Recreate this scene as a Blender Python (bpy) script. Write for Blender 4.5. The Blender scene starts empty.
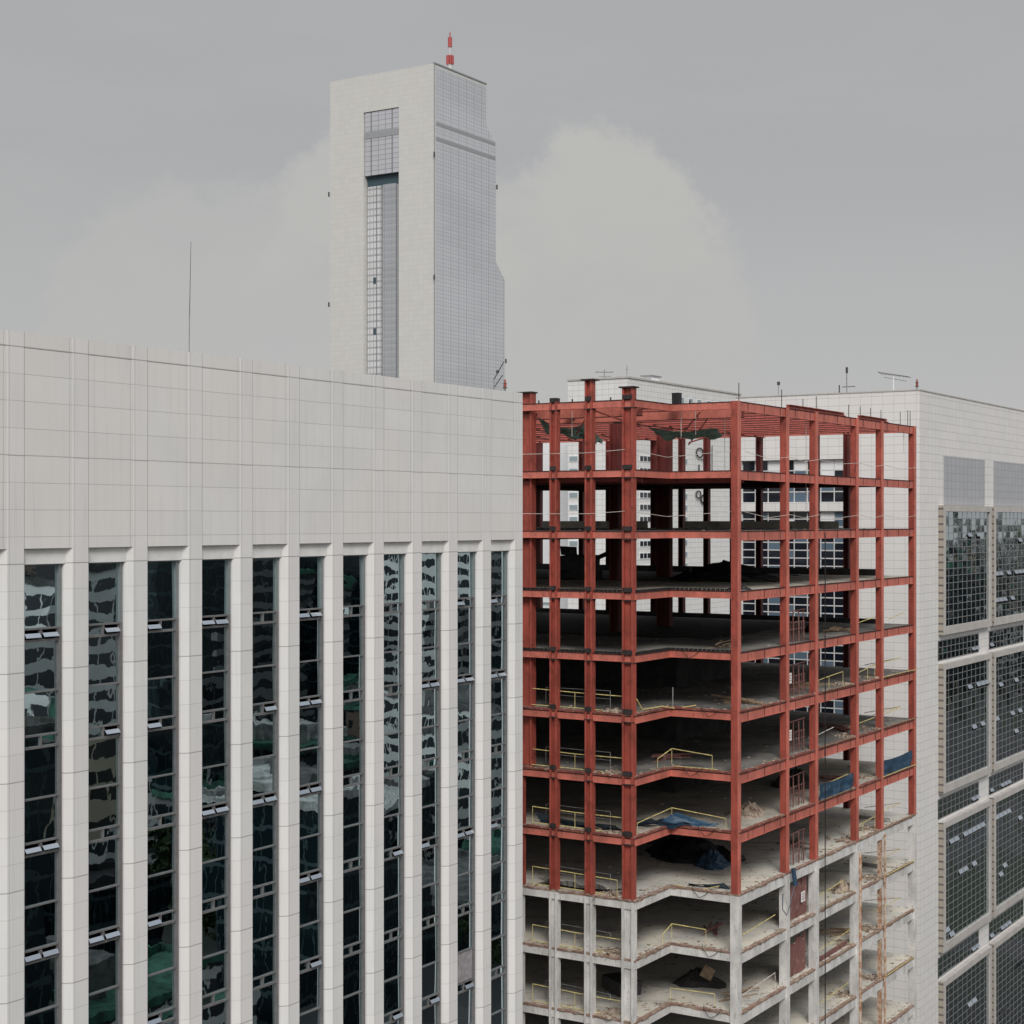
import bpy, math, random
from mathutils import Vector
R = random.Random(7)
S = bpy.context.scene
COL = S.collection
ANG = math.atan2(.8470, .5315)
U = Vector((.5315, .8470, 0)).normalized(); V = Vector((-U.y, U.x, 0))
CAMZ = 60.0
F = 1670.0

# ------------------------------------------------------------------ node helpers
class NT:
    def __init__(s, tree): s.t = tree; s.n = tree.nodes; s.l = tree.links
    def new(s, typ, **kw):
        n = s.n.new(typ)
        for k, v in kw.items(): setattr(n, k, v)
        return n
    def link(s, a, b): s.l.new(a, b)
    def put(s, sock, v):
        if hasattr(v, 'is_output') or isinstance(v, bpy.types.NodeSocket): s.link(v, sock)
        else: sock.default_value = v
    def m(s, op, a, b=None, c=None, clamp=False):
        n = s.new('ShaderNodeMath', operation=op); n.use_clamp = clamp
        s.put(n.inputs[0], a)
        if b is not None: s.put(n.inputs[1], b)
        if c is not None: s.put(n.inputs[2], c)
        return n.outputs[0]
    def mix(s, f, a, b, mode='MIX'):
        n = s.new('ShaderNodeMix', data_type='RGBA', blend_type=mode)
        s.put(n.inputs[0], f)
        for i, v in ((6, a), (7, b)):
            if isinstance(v, tuple): v = (*v[:3], 1)
            s.put(n.inputs[i], v)
        return n.outputs[2]
    def noise(s, vec, scale, detail=4, rough=.55, dist=0):
        n = s.new('ShaderNodeTexNoise'); s.link(vec, n.inputs['Vector'])
        n.inputs['Scale'].default_value = scale; n.inputs['Detail'].default_value = detail
        n.inputs['Roughness'].default_value = rough; n.inputs['Distortion'].default_value = dist
        return n.outputs[0]
    def mapv(s, vec, scale=(1, 1, 1), loc=(0, 0, 0)):
        n = s.new('ShaderNodeMapping'); s.link(vec, n.inputs[0])
        n.inputs['Scale'].default_value = scale; n.inputs['Location'].default_value = loc
        return n.outputs[0]
    def ramp(s, v, a, b, smooth=True):
        n = s.new('ShaderNodeMapRange', interpolation_type='SMOOTHSTEP' if smooth else 'LINEAR')
        s.put(n.inputs[0], v); n.inputs[1].default_value = a; n.inputs[2].default_value = b
        return n.outputs[0]
    def line(s, c, period, offset, width):
        f = s.m('FRACT', s.m('DIVIDE', s.m('SUBTRACT', c, offset), period))
        return s.m('LESS_THAN', f, width / period)

def mat(name, rough=.8, metal=0.0, spec=.5):
    m = bpy.data.materials.new(name); m.use_nodes = True
    nt = NT(m.node_tree); b = m.node_tree.nodes['Principled BSDF']
    b.inputs['Roughness'].default_value = rough; b.inputs['Metallic'].default_value = metal
    b.inputs['Specular IOR Level'].default_value = spec
    return m, nt, b

def coords(nt):
    tc = nt.new('ShaderNodeTexCoord'); sp = nt.new('ShaderNodeSeparateXYZ'); nt.link(tc.outputs['Object'], sp.inputs[0])
    g = nt.new('ShaderNodeNewGeometry')
    return tc.outputs['Object'], sp.outputs[0], sp.outputs[1], sp.outputs[2], g.outputs['Position']

def bump(nt, b, h, strength=.3, dist=.02):
    n = nt.new('ShaderNodeBump'); n.inputs['Strength'].default_value = strength; n.inputs['Distance'].default_value = dist
    nt.put(n.inputs['Height'], h); nt.link(n.outputs[0], b.inputs['Normal'])

def plain(name, col, rough=.8, metal=0, var=.25, scale=3, dark=None, spec=.4):
    m, nt, b = mat(name, rough, metal, spec)
    o, x, y, z, p = coords(nt)
    n = nt.ramp(nt.noise(p, scale, 5, .65), .3, .7)
    lo = tuple(c * (1 - var) for c in col) if dark is None else dark
    hi = tuple(min(1, c * (1 + var * .5)) for c in col)
    nt.link(nt.mix(n, lo, hi), b.inputs['Base Color'])
    bump(nt, b, nt.noise(p, scale * 5, 3), .25, .01)
    return m

def tiles(name, col, lines, stain=.12, pink=None, rough=.75, linec=.6, streak=True):
    """lines: list of (axis, period, offset, width, darkness) axis in 'u','z'"""
    m, nt, b = mat(name, rough)
    o, x, y, z, p = coords(nt)
    u = nt.m('ADD', x, y)
    n1 = nt.ramp(nt.noise(p, .35, 4, .6), .35, .65)
    c = nt.mix(n1, tuple(k * (1 - stain * .6) for k in col), col)
    if pink: c = nt.mix(nt.m('MULTIPLY', nt.ramp(nt.noise(p, .12, 2), .42, .6), .6), c, pink)
    if streak:
        st = nt.noise(nt.mapv(o, (2.2, 2.2, .09)), 1.6, 5, .7)
        c = nt.mix(nt.m('MULTIPLY', nt.ramp(st, .48, .78), stain * 3.2), c, tuple(k * .55 for k in col))
    # each cladding piece has its own slight tint
    if len(lines) >= 2:
        pu = [l for l in lines if l[0] == 'u']; pz = [l for l in lines if l[0] == 'z']
        if pu and pz:
            cx = nt.m('FLOOR', nt.m('DIVIDE', nt.m('SUBTRACT', u, pu[0][2]), pu[0][1]))
            cz = nt.m('FLOOR', nt.m('DIVIDE', nt.m('SUBTRACT', z, pz[0][2]), pz[0][1]))
            cb = nt.new('ShaderNodeCombineXYZ'); nt.link(cx, cb.inputs[0]); nt.link(cz, cb.inputs[2])
            wn = nt.new('ShaderNodeTexWhiteNoise', noise_dimensions='3D'); nt.link(cb.outputs[0], wn.inputs[0])
            c = nt.mix(nt.m('MULTIPLY', wn.outputs[0], .11), c, tuple(k * .6 for k in col))
    hgt = None
    for ax, per, off, wid, dk in lines:
        f = nt.line(u if ax == 'u' else z, per, off, wid)
        c = nt.mix(nt.m('MULTIPLY', f, dk), c, (.16 * linec, .15 * linec, .14 * linec))
        hgt = f if hgt is None else nt.m('MAXIMUM', hgt, f)
    nt.link(c, b.inputs['Base Color'])
    h = nt.m('SUBTRACT', nt.m('MULTIPLY', nt.noise(p, 9, 3), .15), hgt) if hgt is not None else nt.noise(p, 9, 3)
    bump(nt, b, h, .35, .01)
    return m

def glassm(name, tint, rough=.02, wav=.03, wsc=.6, metal=1.0, b2=None):
    m, nt, b = mat(name, rough, metal)
    o, x, y, z, p = coords(nt)
    b.inputs['Base Color'].default_value = (*tint, 1)
    h = nt.m('ADD', nt.noise(nt.mapv(p, (1, 1, .8)), wsc, 1.5, .4, .6), nt.m('MULTIPLY', nt.noise(p, wsc * 5, 1), .05))
    n = nt.new('ShaderNodeBump'); n.inputs['Strength'].default_value = 1; n.inputs['Distance'].default_value = wav
    nt.link(h, n.inputs['Height']); nt.link(n.outputs[0], b.inputs['Normal'])
    return m

def paint(name, col, dark, rust, rough=.6, rsc=1.6, ra=.56, rb=.72):
    m, nt, b = mat(name, rough)
    o, x, y, z, p = coords(nt)
    n1 = nt.ramp(nt.noise(nt.mapv(p, (1, 1, .5)), .8, 5, .65), .32, .68)
    c = nt.mix(n1, tuple(k * .72 for k in col), tuple(min(1, k * 1.08) for k in col))
    n2 = nt.ramp(nt.noise(p, rsc, 6, .7), ra, rb)
    c = nt.mix(nt.m('MULTIPLY', n2, .8), c, rust)
    n3 = nt.ramp(nt.noise(nt.mapv(p, (3.5, 3.5, .45), (7, 3, 1)), 2.0, 5, .72), .56, .7)
    c = nt.mix(nt.m('MULTIPLY', n3, .7), c, dark)
    n4 = nt.ramp(nt.noise(nt.mapv(p, (1, 1, 1), (1, 13, 4)), 6.5, 3, .6), .63, .7)
    c = nt.mix(nt.m('MULTIPLY', n4, .55), c, dark)
    nt.link(c, b.inputs['Base Color'])
    bump(nt, b, nt.noise(p, 12, 4), .3, .01)
    return m

# ------------------------------------------------------------------ mesh helpers
class MB:
    def __init__(s): s.v = []; s.f = []; s.mi = []; s.cur = 0
    def add(s, vs, fs):
        b = len(s.v); s.v += [tuple(v) for v in vs]
        for f in fs: s.f.append(tuple(b + i for i in f)); s.mi.append(s.cur)
    def box(s, x0, x1, y0, y1, z0, z1, jit=0):
        vs = [(x, y, z) for x in (x0, x1) for y in (y0, y1) for z in (z0, z1)]
        if jit: vs = [tuple(c + R.uniform(-jit, jit) for c in v) for v in vs]
        s.add(vs, [(0, 1, 3, 2), (4, 6, 7, 5), (0, 4, 5, 1), (2, 3, 7, 6), (0, 2, 6, 4), (1, 5, 7, 3)])
        return s
    def prism(s, poly, z0, z1, caps=True):
        n = len(poly)
        s.add([(x, y, z0) for x, y in poly] + [(x, y, z1) for x, y in poly],
              [(i, (i + 1) % n, n + (i + 1) % n, n + i) for i in range(n)] + ([tuple(range(n - 1, -1, -1)), tuple(range(n, 2 * n))] if caps else []))
        return s
    def bar(s, a, b, r=.03, n=5, r2=None):
        a = Vector(a); b = Vector(b); d = (b - a)
        if d.length < 1e-6: return s
        d.normalize(); t = Vector((0, 0, 1)) if abs(d.z) < .9 else Vector((1, 0, 0))
        e = d.cross(t).normalized(); g = d.cross(e); r2 = r if r2 is None else r2
        vs = []
        for c, q in ((a, r), (b, r2)):
            for i in range(n):
                w = 2 * math.pi * i / n + .4; vs.append(c + e * q * math.cos(w) + g * q * math.sin(w))
        s.add(vs, [(i, (i + 1) % n, n + (i + 1) % n, n + i) for i in range(n)] + [tuple(range(n - 1, -1, -1)), tuple(range(n, 2 * n))])
        return s
    def path(s, pts, r=.03, n=5):
        for a, b in zip(pts, pts[1:]): s.bar(a, b, r, n)
        return s
    def quad(s, a, b, c, d): s.add([a, b, c, d], [(0, 1, 2, 3)]); return s
    def chunk(s, x, y, z, q, flat=.6):
        a = R.uniform(0, 6.3); ca, sa = math.cos(a), math.sin(a); w, d, h = q * R.uniform(.5, 1.3), q * R.uniform(.4, 1), q * flat * R.uniform(.4, 1.1)
        vs = []
        for i in (-1, 1):
            for j in (-1, 1):
                for k in (0, 1):
                    px, py = i * w * R.uniform(.6, 1), j * d * R.uniform(.6, 1)
                    vs.append((x + px * ca - py * sa, y + px * sa + py * ca, z + k * h * R.uniform(.6, 1.1) - .01))
        s.add(vs, [(0, 1, 3, 2), (4, 6, 7, 5), (0, 4, 5, 1), (2, 3, 7, 6), (0, 2, 6, 4), (1, 5, 7, 3)]); return s
    def build(s, name, mats, parent=None, smooth=False):
        me = bpy.data.meshes.new(name); me.from_pydata(s.v, [], s.f)
        for m in (mats if isinstance(mats, (list, tuple)) else [mats]): me.materials.append(m)
        me.polygons.foreach_set('material_index', s.mi)
        if smooth: me.polygons.foreach_set('use_smooth', [True] * len(s.f))
        me.update()
        o = bpy.data.objects.new(name, me); COL.objects.link(o)
        if parent is not None: o.parent = parent
        return o

def frame(px, z):            # world xy of the point seen at column px at depth z
    return Vector(((px - 512) / F * z, z, 0))
def tag(o, label=None, cat=None, group=None, kind=None):
    if label: o['label'] = label
    if cat: o['category'] = cat
    if group: o['group'] = group
    if kind: o['kind'] = kind
    return o
def empty(name, loc, rz=ANG):
    e = bpy.data.objects.new(name, None); COL.objects.link(e); e.location = loc; e.rotation_euler = (0, 0, rz); e.empty_display_size = .5
    return e
def on(fr, lx, ly, z):       # local building frame -> world
    w = fr + U * lx + V * ly
    return (w.x, w.y, z)

# ------------------------------------------------------------------ materials
M = {}
M['panel'] = tiles('ribbed_precast_panel', (.735, .728, .708), [('z', 1.0, 60.36, .024, .36), ('z', 4.0, 58.37, .03, .3), ('u', 3.175, 1.13, .035, .5), ('u', 3.175, .17, .03, .28)], .09, (.72, .69, .675))
M['pil'] = tiles('pilaster_stone', (.715, .708, .695), [('z', 1.0, 58.37, .02, .3), ('z', 4.0, 54.35, .035, .5), ('u', 3.175, .42, .02, .35)], .07, (.73, .70, .69))
M['stone'] = plain('light_stone', (.72, .712, .695), .8, var=.12, scale=.8)
M['rooftop'] = plain('roof_felt', (.2, .2, .19), .9)
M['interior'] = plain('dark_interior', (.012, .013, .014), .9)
M['fr'] = plain('grey_aluminium', (.2, .195, .195), .45, .3, var=.15)
M['jamb'] = plain('pale_jamb_aluminium', (.24, .27, .27), .4, .3, var=.1)
M['glass'] = glassm('coated_window_glass', (.47, .58, .61), .008, .0065, .5)
M['sash'] = glassm('sash_glass', (.55, .62, .70), .05, .004, .5)
M['blind'] = plain('lowered_blind', (.3, .28, .29), .8)
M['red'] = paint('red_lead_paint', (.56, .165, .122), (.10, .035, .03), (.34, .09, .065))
M['redi'] = paint('shaded_red_paint', (.15, .026, .022), (.03, .012, .012), (.09, .03, .022), rsc=.9)  # the red darkened for inner members, their shade put into the colour
M['grime_shade'] = plain('grimy_shaded_flange', (.05, .02, .018), .85, var=.6)  # grime on edge beams; on joist flanges it paints in their shade
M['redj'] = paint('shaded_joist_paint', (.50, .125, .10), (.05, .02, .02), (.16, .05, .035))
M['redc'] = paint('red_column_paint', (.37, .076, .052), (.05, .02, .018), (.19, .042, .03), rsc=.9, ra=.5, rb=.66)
M['joint'] = plain('grimy_bolted_splice', (.035, .028, .028), .8, var=.5)
M['white'] = paint('white_fireproofing', (.66, .65, .63), (.2, .17, .14), (.42, .33, .27), .9, 2.2, .6, .75)
M['rust'] = paint('orange_rust', (.40, .20, .11), (.16, .09, .05), (.60, .50, .40), .85, 2.6, .42, .56)
M['deck'] = plain('shade_dark_steel_deck', (.022, .019, .018), .8, var=.5)  # deck toned near black to carry the shade under the slabs
M['core'] = plain('dark_core_concrete', (.045, .043, .042), .9, var=.5, scale=.8)  # toned near black so the core boxes deepen the interior shade
M['yellow'] = plain('yellow_rail_paint', (.62, .53, .22), .6, var=.4, scale=4)
M['rope'] = plain('pale_rope', (.6, .55, .5), .8)
M['blue'] = paint('blue_tarpaulin', (.022, .065, .12), (.01, .018, .026), (.15, .19, .21), .5, 2.4, .55, .72)
M['black'] = plain('black_plastic', (.015, .015, .016), .5, var=.4)
M['net'] = plain('green_netting', (.17, .24, .20), .9, var=.4)
M['brown'] = paint('maroon_hoarding', (.20, .085, .075), (.07, .04, .035), (.34, .24, .2), .8, 2.0, .5, .7)
M['paper'] = plain('white_paper', (.75, .72, .7), .8, var=.05)
M['steel'] = plain('galvanised_steel', (.3, .3, .3), .5, .4)
M['darksteel'] = plain('dark_steel', (.06, .06, .06), .6, .2)
M['obst'] = plain('faded_red_lamp', (.28, .07, .055), .6)
M['mastred'] = plain('mast_red', (.42, .085, .085), .6, var=.1)
M['mastwhite'] = plain('mast_white', (.50, .50, .50), .6, var=.1)
M['rubble'] = plain('mixed_rubble', (.40, .34, .27), .95, var=.75, scale=2.2, dark=(.10, .055, .04))
M['wood'] = plain('weathered_timber', (.32, .23, .15), .9, var=.4)
def floor_mat(name, a, b_, c_, d_, ribs=0):
    m, nt, b = mat(name, .9)
    o, x, y, z, p = coords(nt)
    n1 = nt.ramp(nt.noise(p, .22, 5, .6), .38, .62)
    c = nt.mix(n1, a, b_)
    n2 = nt.ramp(nt.noise(nt.mapv(p, (.5, 1.6, 1), (3, 9, 2)), .3, 6, .65, .8), .5, .72)
    c = nt.mix(nt.m('MULTIPLY', n2, .6), c, c_)
    n3 = nt.ramp(nt.noise(nt.mapv(p, (1, 1, 1), (31, 9, 2)), 1.1, 6, .75), .57, .7)
    c = nt.mix(n3, c, d_)
    if ribs: c = nt.mix(nt.m('MULTIPLY', nt.line(x, .42, 0, .12), ribs), c, (.03, .03, .028))
    nt.link(c, b.inputs['Base Color']); bump(nt, b, nt.noise(p, 4, 5), .5, .03)
    return m
M['floor'] = floor_mat('dusty_concrete_floor', (.70, .66, .56), (.55, .54, .50), (.15, .15, .14), (.26, .18, .11))
M['floor3'] = floor_mat('pale_screed_floor', (.50, .46, .39), (.40, .375, .32), (.13, .12, .11), (.2, .15, .1))
M['floor2'] = floor_mat('shaded_deck_floor', (.27, .26, .24), (.13, .128, .12), (.04, .04, .038), (.10, .075, .055), .7)  # ribbed deck, tones lowered to paint the interiors darker
M['edge'] = paint('broken_slab_edge', (.33, .20, .155), (.06, .035, .03), (.46, .41, .33), .9, 2.5, .47, .62)
M['redge'] = paint('rusty_red_slab_edge', (.27, .085, .065), (.05, .025, .022), (.42, .33, .22), .9, 2.5, .55, .66)

M['tile'] = tiles('white_ceramic_tile', (.74, .73, .715), [('z', .82, .2, .05, .42), ('u', 1.15, .3, .055, .26)], .06, (.75, .72, .705), streak=False, linec=1.3)
M['tile2'] = tiles('far_white_panel', (.74, .74, .73), [('u', 2.0, .3, .09, .5), ('z', 1.6, .2, .12, .55)], .06, streak=False, linec=1.6)
M['twall'] = tiles('tower_stone', (.61, .61, .58), [('z', 1.95, .4, .16, .2), ('u', 2.4, .2, .12, .12)], .03, (.62, .60, .58), streak=False, linec=2)  # tower tones kept pale and flat, distance haze put into the colours
def towerglass(name, base, su, sz, dk=.55, metal=.5, jl=.16):
    m, nt, b = mat(name, .25, metal)
    o, x, y, z, p = coords(nt)
    u = nt.m('ADD', x, y)
    n = nt.noise(nt.mapv(p, (.3, .3, 1)), .05, 3)
    c = nt.mix(nt.ramp(n, .35, .65), base, tuple(k * 1.12 for k in base))
    g = nt.m('FRACT', nt.m('DIVIDE', z, sz * 2))
    c = nt.mix(nt.m('MULTIPLY', nt.m('LESS_THAN', g, .5), .14), c, (.8, .8, .82))
    f1 = nt.line(u, su, .1, su * jl * .75); f2 = nt.line(z, sz, .1, sz * jl)
    big = nt.line(u, su * 3, .1, su * jl * 1.3)
    c = nt.mix(nt.m('MULTIPLY', nt.m('MAXIMUM', f1, f2), dk), c, (.11, .12, .13))
    c = nt.mix(nt.m('MULTIPLY', big, dk * 1.1), c, (.10, .11, .12))
    nt.link(c, b.inputs['Base Color']); return m
M['tglass'] = towerglass('tower_curtain_glass', (.62, .635, .66), 1.8, 1.5, .27)
M['tglass2'] = towerglass('tower_slot_glass', (.58, .58, .61), 3.4, 1.95, .4)
M['tgrey'] = towerglass('tower_grey_louver', (.42, .43, .45), 1.2, 1.3, .2)
M['tgrid'] = towerglass('tower_white_grid', (.60, .60, .61), 1.7, 2.6, .5, .1, .28)
M['tband'] = plain('tower_band_louvre', (.36, .37, .385), .5, .3, var=.05)
M['tseam'] = plain('tower_dark_recess', (.05, .085, .105), .6)
M['louver'] = tiles('grey_roller_louvre', (.42, .43, .455), [('z', .8, 0, .07, .3), ('u', 1.4, .1, .14, .4)], .05, streak=False, linec=1.2)
M['cgl'] = glassm('curtain_wall_glass', (.40, .47, .50), .02, .006, .8)
M['cfr'] = plain('curtain_wall_mullion', (.25, .25, .25), .5, .2, var=.1)
M['wfr'] = plain('white_window_mullion', (.6, .6, .6), .6, var=.1)
M['cbox'] = plain('panel_surround_stone', (.48, .455, .43), .8, var=.12, scale=.7)
M['cside'] = tiles('surround_side', (.36, .32, .27), [('z', .78, .2, .2, .9)], .1, streak=False)
M['bwin'] = glassm('blue_glass', (.007, .011, .018), .08, .004, .6, .0)
M['bwin2'] = glassm('blue_glass_pale', (.10, .15, .20), .1, .004, .6, .0)  # lighter blue panes for variety
M['cool'] = plain('pale_cool_plaster', (.78, .79, .80), .8, var=.05, scale=.1)

# ------------------------------------------------------------------ camera, sun, sky
cam = bpy.data.cameras.new('camera'); co = bpy.data.objects.new('camera', cam); COL.objects.link(co); S.camera = co
co.location = (0, 0, CAMZ); co.rotation_euler = (math.radians(90), 0, 0)
cam.lens = F / 1024 * 36; cam.sensor_width = 36; cam.shift_y = 8 / 1024; cam.clip_start = .5; cam.clip_end = 30000
sund = Vector((.06, -.76, .62)).normalized()
sun = bpy.data.lights.new('sun', 'SUN'); so = bpy.data.objects.new('sun', sun); COL.objects.link(so)
so.rotation_euler = (-sund).to_track_quat('-Z', 'Y').to_euler(); sun.energy = 1.9; sun.angle = math.radians(20); sun.color = (1, .965, .92)
W = bpy.data.worlds.new('World'); S.world = W; W.use_nodes = True
nt = NT(W.node_tree); bg = W.node_tree.nodes['Background']
sky = nt.new('ShaderNodeTexSky', sky_type='NISHITA'); sky.sun_disc = False
sky.sun_elevation = math.asin(sund.z); sky.sun_rotation = math.atan2(sund.x, sund.y); sky.dust_density = 3
tc = nt.new('ShaderNodeTexCoord'); d = tc.outputs['Generated']
sp = nt.new('ShaderNodeSeparateXYZ'); nt.link(d, sp.inputs[0]); dx, dy, dz = sp.outputs
az = nt.m('ARCTAN2', dx, dy); el = dz
low = nt.ramp(el, .0, .21, False)
base = nt.mix(low, (5.25, 5.23, 5.2), (4.14, 4.15, 4.22))
tint = nt.ramp(nt.noise(d, 3.2, 3, .5), .4, .6)
base = nt.mix(nt.m('MULTIPLY', tint, .5), base, nt.mix(low, (5.12, 5.1, 5.04), (4.2, 4.17, 4.15)))
wob = nt.m('SUBTRACT', nt.noise(d, 16, 9, .68), .5)
wob2 = nt.m('SUBTRACT', nt.noise(nt.mapv(d, (1, 1, 1), (5, 2, 1)), 5, 3, .5), .5)
def cloud(ca, ce, ra, re, amp):
    a = nt.m('DIVIDE', nt.m('SUBTRACT', az, ca), ra); e = nt.m('DIVIDE', nt.m('SUBTRACT', el, ce), re)
    r = nt.m('SQRT', nt.m('ADD', nt.m('MULTIPLY', a, a), nt.m('MULTIPLY', e, e)))
    r = nt.m('ADD', r, nt.m('ADD', nt.m('MULTIPLY', wob, .55), nt.m('MULTIPLY', wob2, .35)))
    edge = nt.m('SUBTRACT', 1, nt.ramp(r, .92, 1.03))
    fade = nt.ramp(el, ce - re * .35, ce + re * .6)
    return nt.m('MULTIPLY', nt.m('MULTIPLY', edge, fade), amp)
k1 = cloud(.05, .08, .10, .145, 1.0); k2 = cloud(-.075, .08, .10, .16, .9); k3 = cloud(-.17, .07, .12, .135, .7)
kk = nt.m('MAXIMUM', nt.m('MAXIMUM', k1, k2), k3)
kk = nt.m('MULTIPLY', kk, nt.m('MULTIPLY_ADD', nt.ramp(nt.noise(nt.mapv(d, (1, 1, 1.8), (2, 2, 2)), 11, 6, .6), .2, .6), .6, .4)); base = nt.mix(kk, base, (5.0, 4.97, 4.72))
wisp = nt.ramp(nt.noise(nt.mapv(d, (1, 1, 3.5), (4, 1, 3)), 4.5, 7, .6), .45, .75); base = nt.mix(nt.m('MULTIPLY', wisp, .35), base, (4.7, 4.69, 4.6))
vn = nt.new('ShaderNodeVectorMath', operation='DOT_PRODUCT'); nt.link(d, vn.inputs[0]); vn.inputs[1].default_value = sund
glow = nt.m('POWER', nt.m('MAXIMUM', vn.outputs['Value'], 0), 2.2)
hi = nt.ramp(el, .3, .95)
gain = nt.m('ADD', nt.m('ADD', 1, nt.m('MULTIPLY', hi, .8)), nt.m('MULTIPLY', glow, 1.45))
sc = nt.new('ShaderNodeVectorMath', operation='SCALE'); nt.link(base, sc.inputs[0]); nt.link(gain, sc.inputs['Scale'])
fin = nt.mix(.96, sky.outputs[0], sc.outputs[0])
nt.link(fin, bg.inputs[0]); bg.inputs[1].default_value = .1
S.view_settings.view_transform = 'Standard'; S.view_settings.look = 'None'; S.view_settings.exposure = 0; S.view_settings.gamma = 1
S.render.engine = 'CYCLES'
cy = S.cycles; cy.use_denoising = True; cy.max_bounces = 7; cy.diffuse_bounces = 4; cy.glossy_bounces = 4; cy.volume_bounces = 0
cy.sample_clamp_indirect = 6

# ------------------------------------------------------------------ ground and far hills
mg, nt, b = mat('city_ground', .95)
o, x, y, z, p = coords(nt)
c = nt.mix(nt.ramp(nt.noise(p, .01, 5), .4, .6), (.03, .03, .033), (.018, .028, .015))
c = nt.mix(nt.m('MAXIMUM', nt.line(x, 74, 8, 11), nt.line(y, 62, 8, 9)), c, (.045, .045, .048))
nt.link(c, b.inputs['Base Color'])
g = MB(); g.quad((-9000, -9000, 0), (9000, -9000, 0), (9000, 9000, 0), (-9000, 9000, 0))
gr = g.build('ground', mg); gr.rotation_euler = (0, 0, ANG); tag(gr, kind='structure')
hm = plain('wooded_hill', (.035, .05, .028), .95, var=.5, scale=.02)
def hills(x0, y0, dx_, dy_, w, n=60, h=95):
    g = MB(); nn = 8; hs = []
    for i in range(n):
        t = i / (n - 1)
        hh = h * (.5 + .3 * math.sin(t * 9 + 1) + .18 * math.sin(t * 23) + .08 * math.sin(t * 61)) * math.sin(math.pi * min(1, max(0, t))) ** .4
        hs.append(hh)
    vs = []
    for i in range(n):
        for j in range(nn + 1):
            q = j / nn; X = x0 + dx_ * i / (n - 1); Y = y0 + dy_ * i / (n - 1)
            nx, ny = -dy_, dx_; L = math.hypot(nx, ny)
            vs.append((X + nx / L * w * (q - .5), Y + ny / L * w * (q - .5), -1 + hs[i] * math.sin(math.pi * q) * (1 + .12 * math.sin(i * 1.7 + j * 2.1))))
    fs = [(i * (nn + 1) + j, (i + 1) * (nn + 1) + j, (i + 1) * (nn + 1) + j + 1, i * (nn + 1) + j + 1) for i in range(n - 1) for j in range(nn)]
    g.add(vs, fs); return g
tag(hills(2600, -900, -700, 3600, 900, h=52).build('hills', hm, smooth=True), kind='structure')

# ================================================================== LEFT: white office block with tall window bays
ZTOP = 66.93
P0 = Vector((-18.58, 60.6, 0))
LB = empty('office_building', P0)
tag(LB, 'white stone office block with pilasters and tall dark window bays, filling the left half', 'office building')
W0, PIT, NW = 1.12, 3.175, 11
XL = -9.0; XR = 36.045
g = MB(); g.box(XL, XR - .02, .008, 1.0, 58.94, 66.345); g.build('wall', M['panel'], LB)
g = MB(); g.box(XL, XR - .03, .3, 34, 66.3, 66.5); g.build('roof', M['rooftop'], LB)
g = MB()
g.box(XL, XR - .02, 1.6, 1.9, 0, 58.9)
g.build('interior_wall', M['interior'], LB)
g = MB(); g.box(XR - .6, XR - .025, .62, 34, 0, 66.9); g.box(XL, XL + .5, .62, 34, 0, 66.9); g.box(XL + .5, XR - .6, 33.4, 34, 0, 66.9)
g.build('side_wall', M['panel'], LB)
for i in range(-3, NW + 1):
    w = W0 + PIT * i
    if i == -3: continue
    g = MB(); x0 = w - .78
    g.prism([(x0, 0), (w, 0), (w + (.25 if i < NW else 0), .25 if i < NW else .1), (w + (.25 if i < NW else 0), .6), (x0 - .25, .6), (x0 - .25, .25)], 0, ZTOP)
    g.build('pilaster', M['pil'], LB)
for i in range(-2, NW):
    a = W0 + PIT * i + .25; bq = a + 1.895
    g = MB(); g.box(a - .2, bq + .2, .19, .75, 58.35, 58.94); g.build('lintel', M['stone'], LB)
    g = MB(); g.box(a - .25, bq + .25, .010, 1.0, 66.362, ZTOP - .004); g.build('parapet_cap', M['panel'], LB)
OPEN = {(0, 0): 'LR', (0, 2): 'LR', (0, 3): 'LR', (1, 0): 'R', (1, 1): 'R', (1, 3): 'LR', (2, 0): 'L', (2, 1): 'L', (2, 3): 'L', (2, 4): 'L',
        (3, 0): 'LR', (3, 2): 'LR', (3, 5): 'L', (4, 1): 'R', (4, 2): 'LR', (5, 0): 'LR', (5, 1): 'LR', (5, 2): 'LR', (5, 3): 'LR', (5, 4): 'R',
        (7, 3): 'R', (7, 5): 'R', (8, 1): 'LR', (8, 3): 'L', (8, 5): 'R', (9, 0): 'L', (9, 1): 'LR', (9, 3): 'LR', (9, 5): 'R',
        (10, 0): 'L', (10, 1): 'LR', (10, 3): 'L'}
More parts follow.
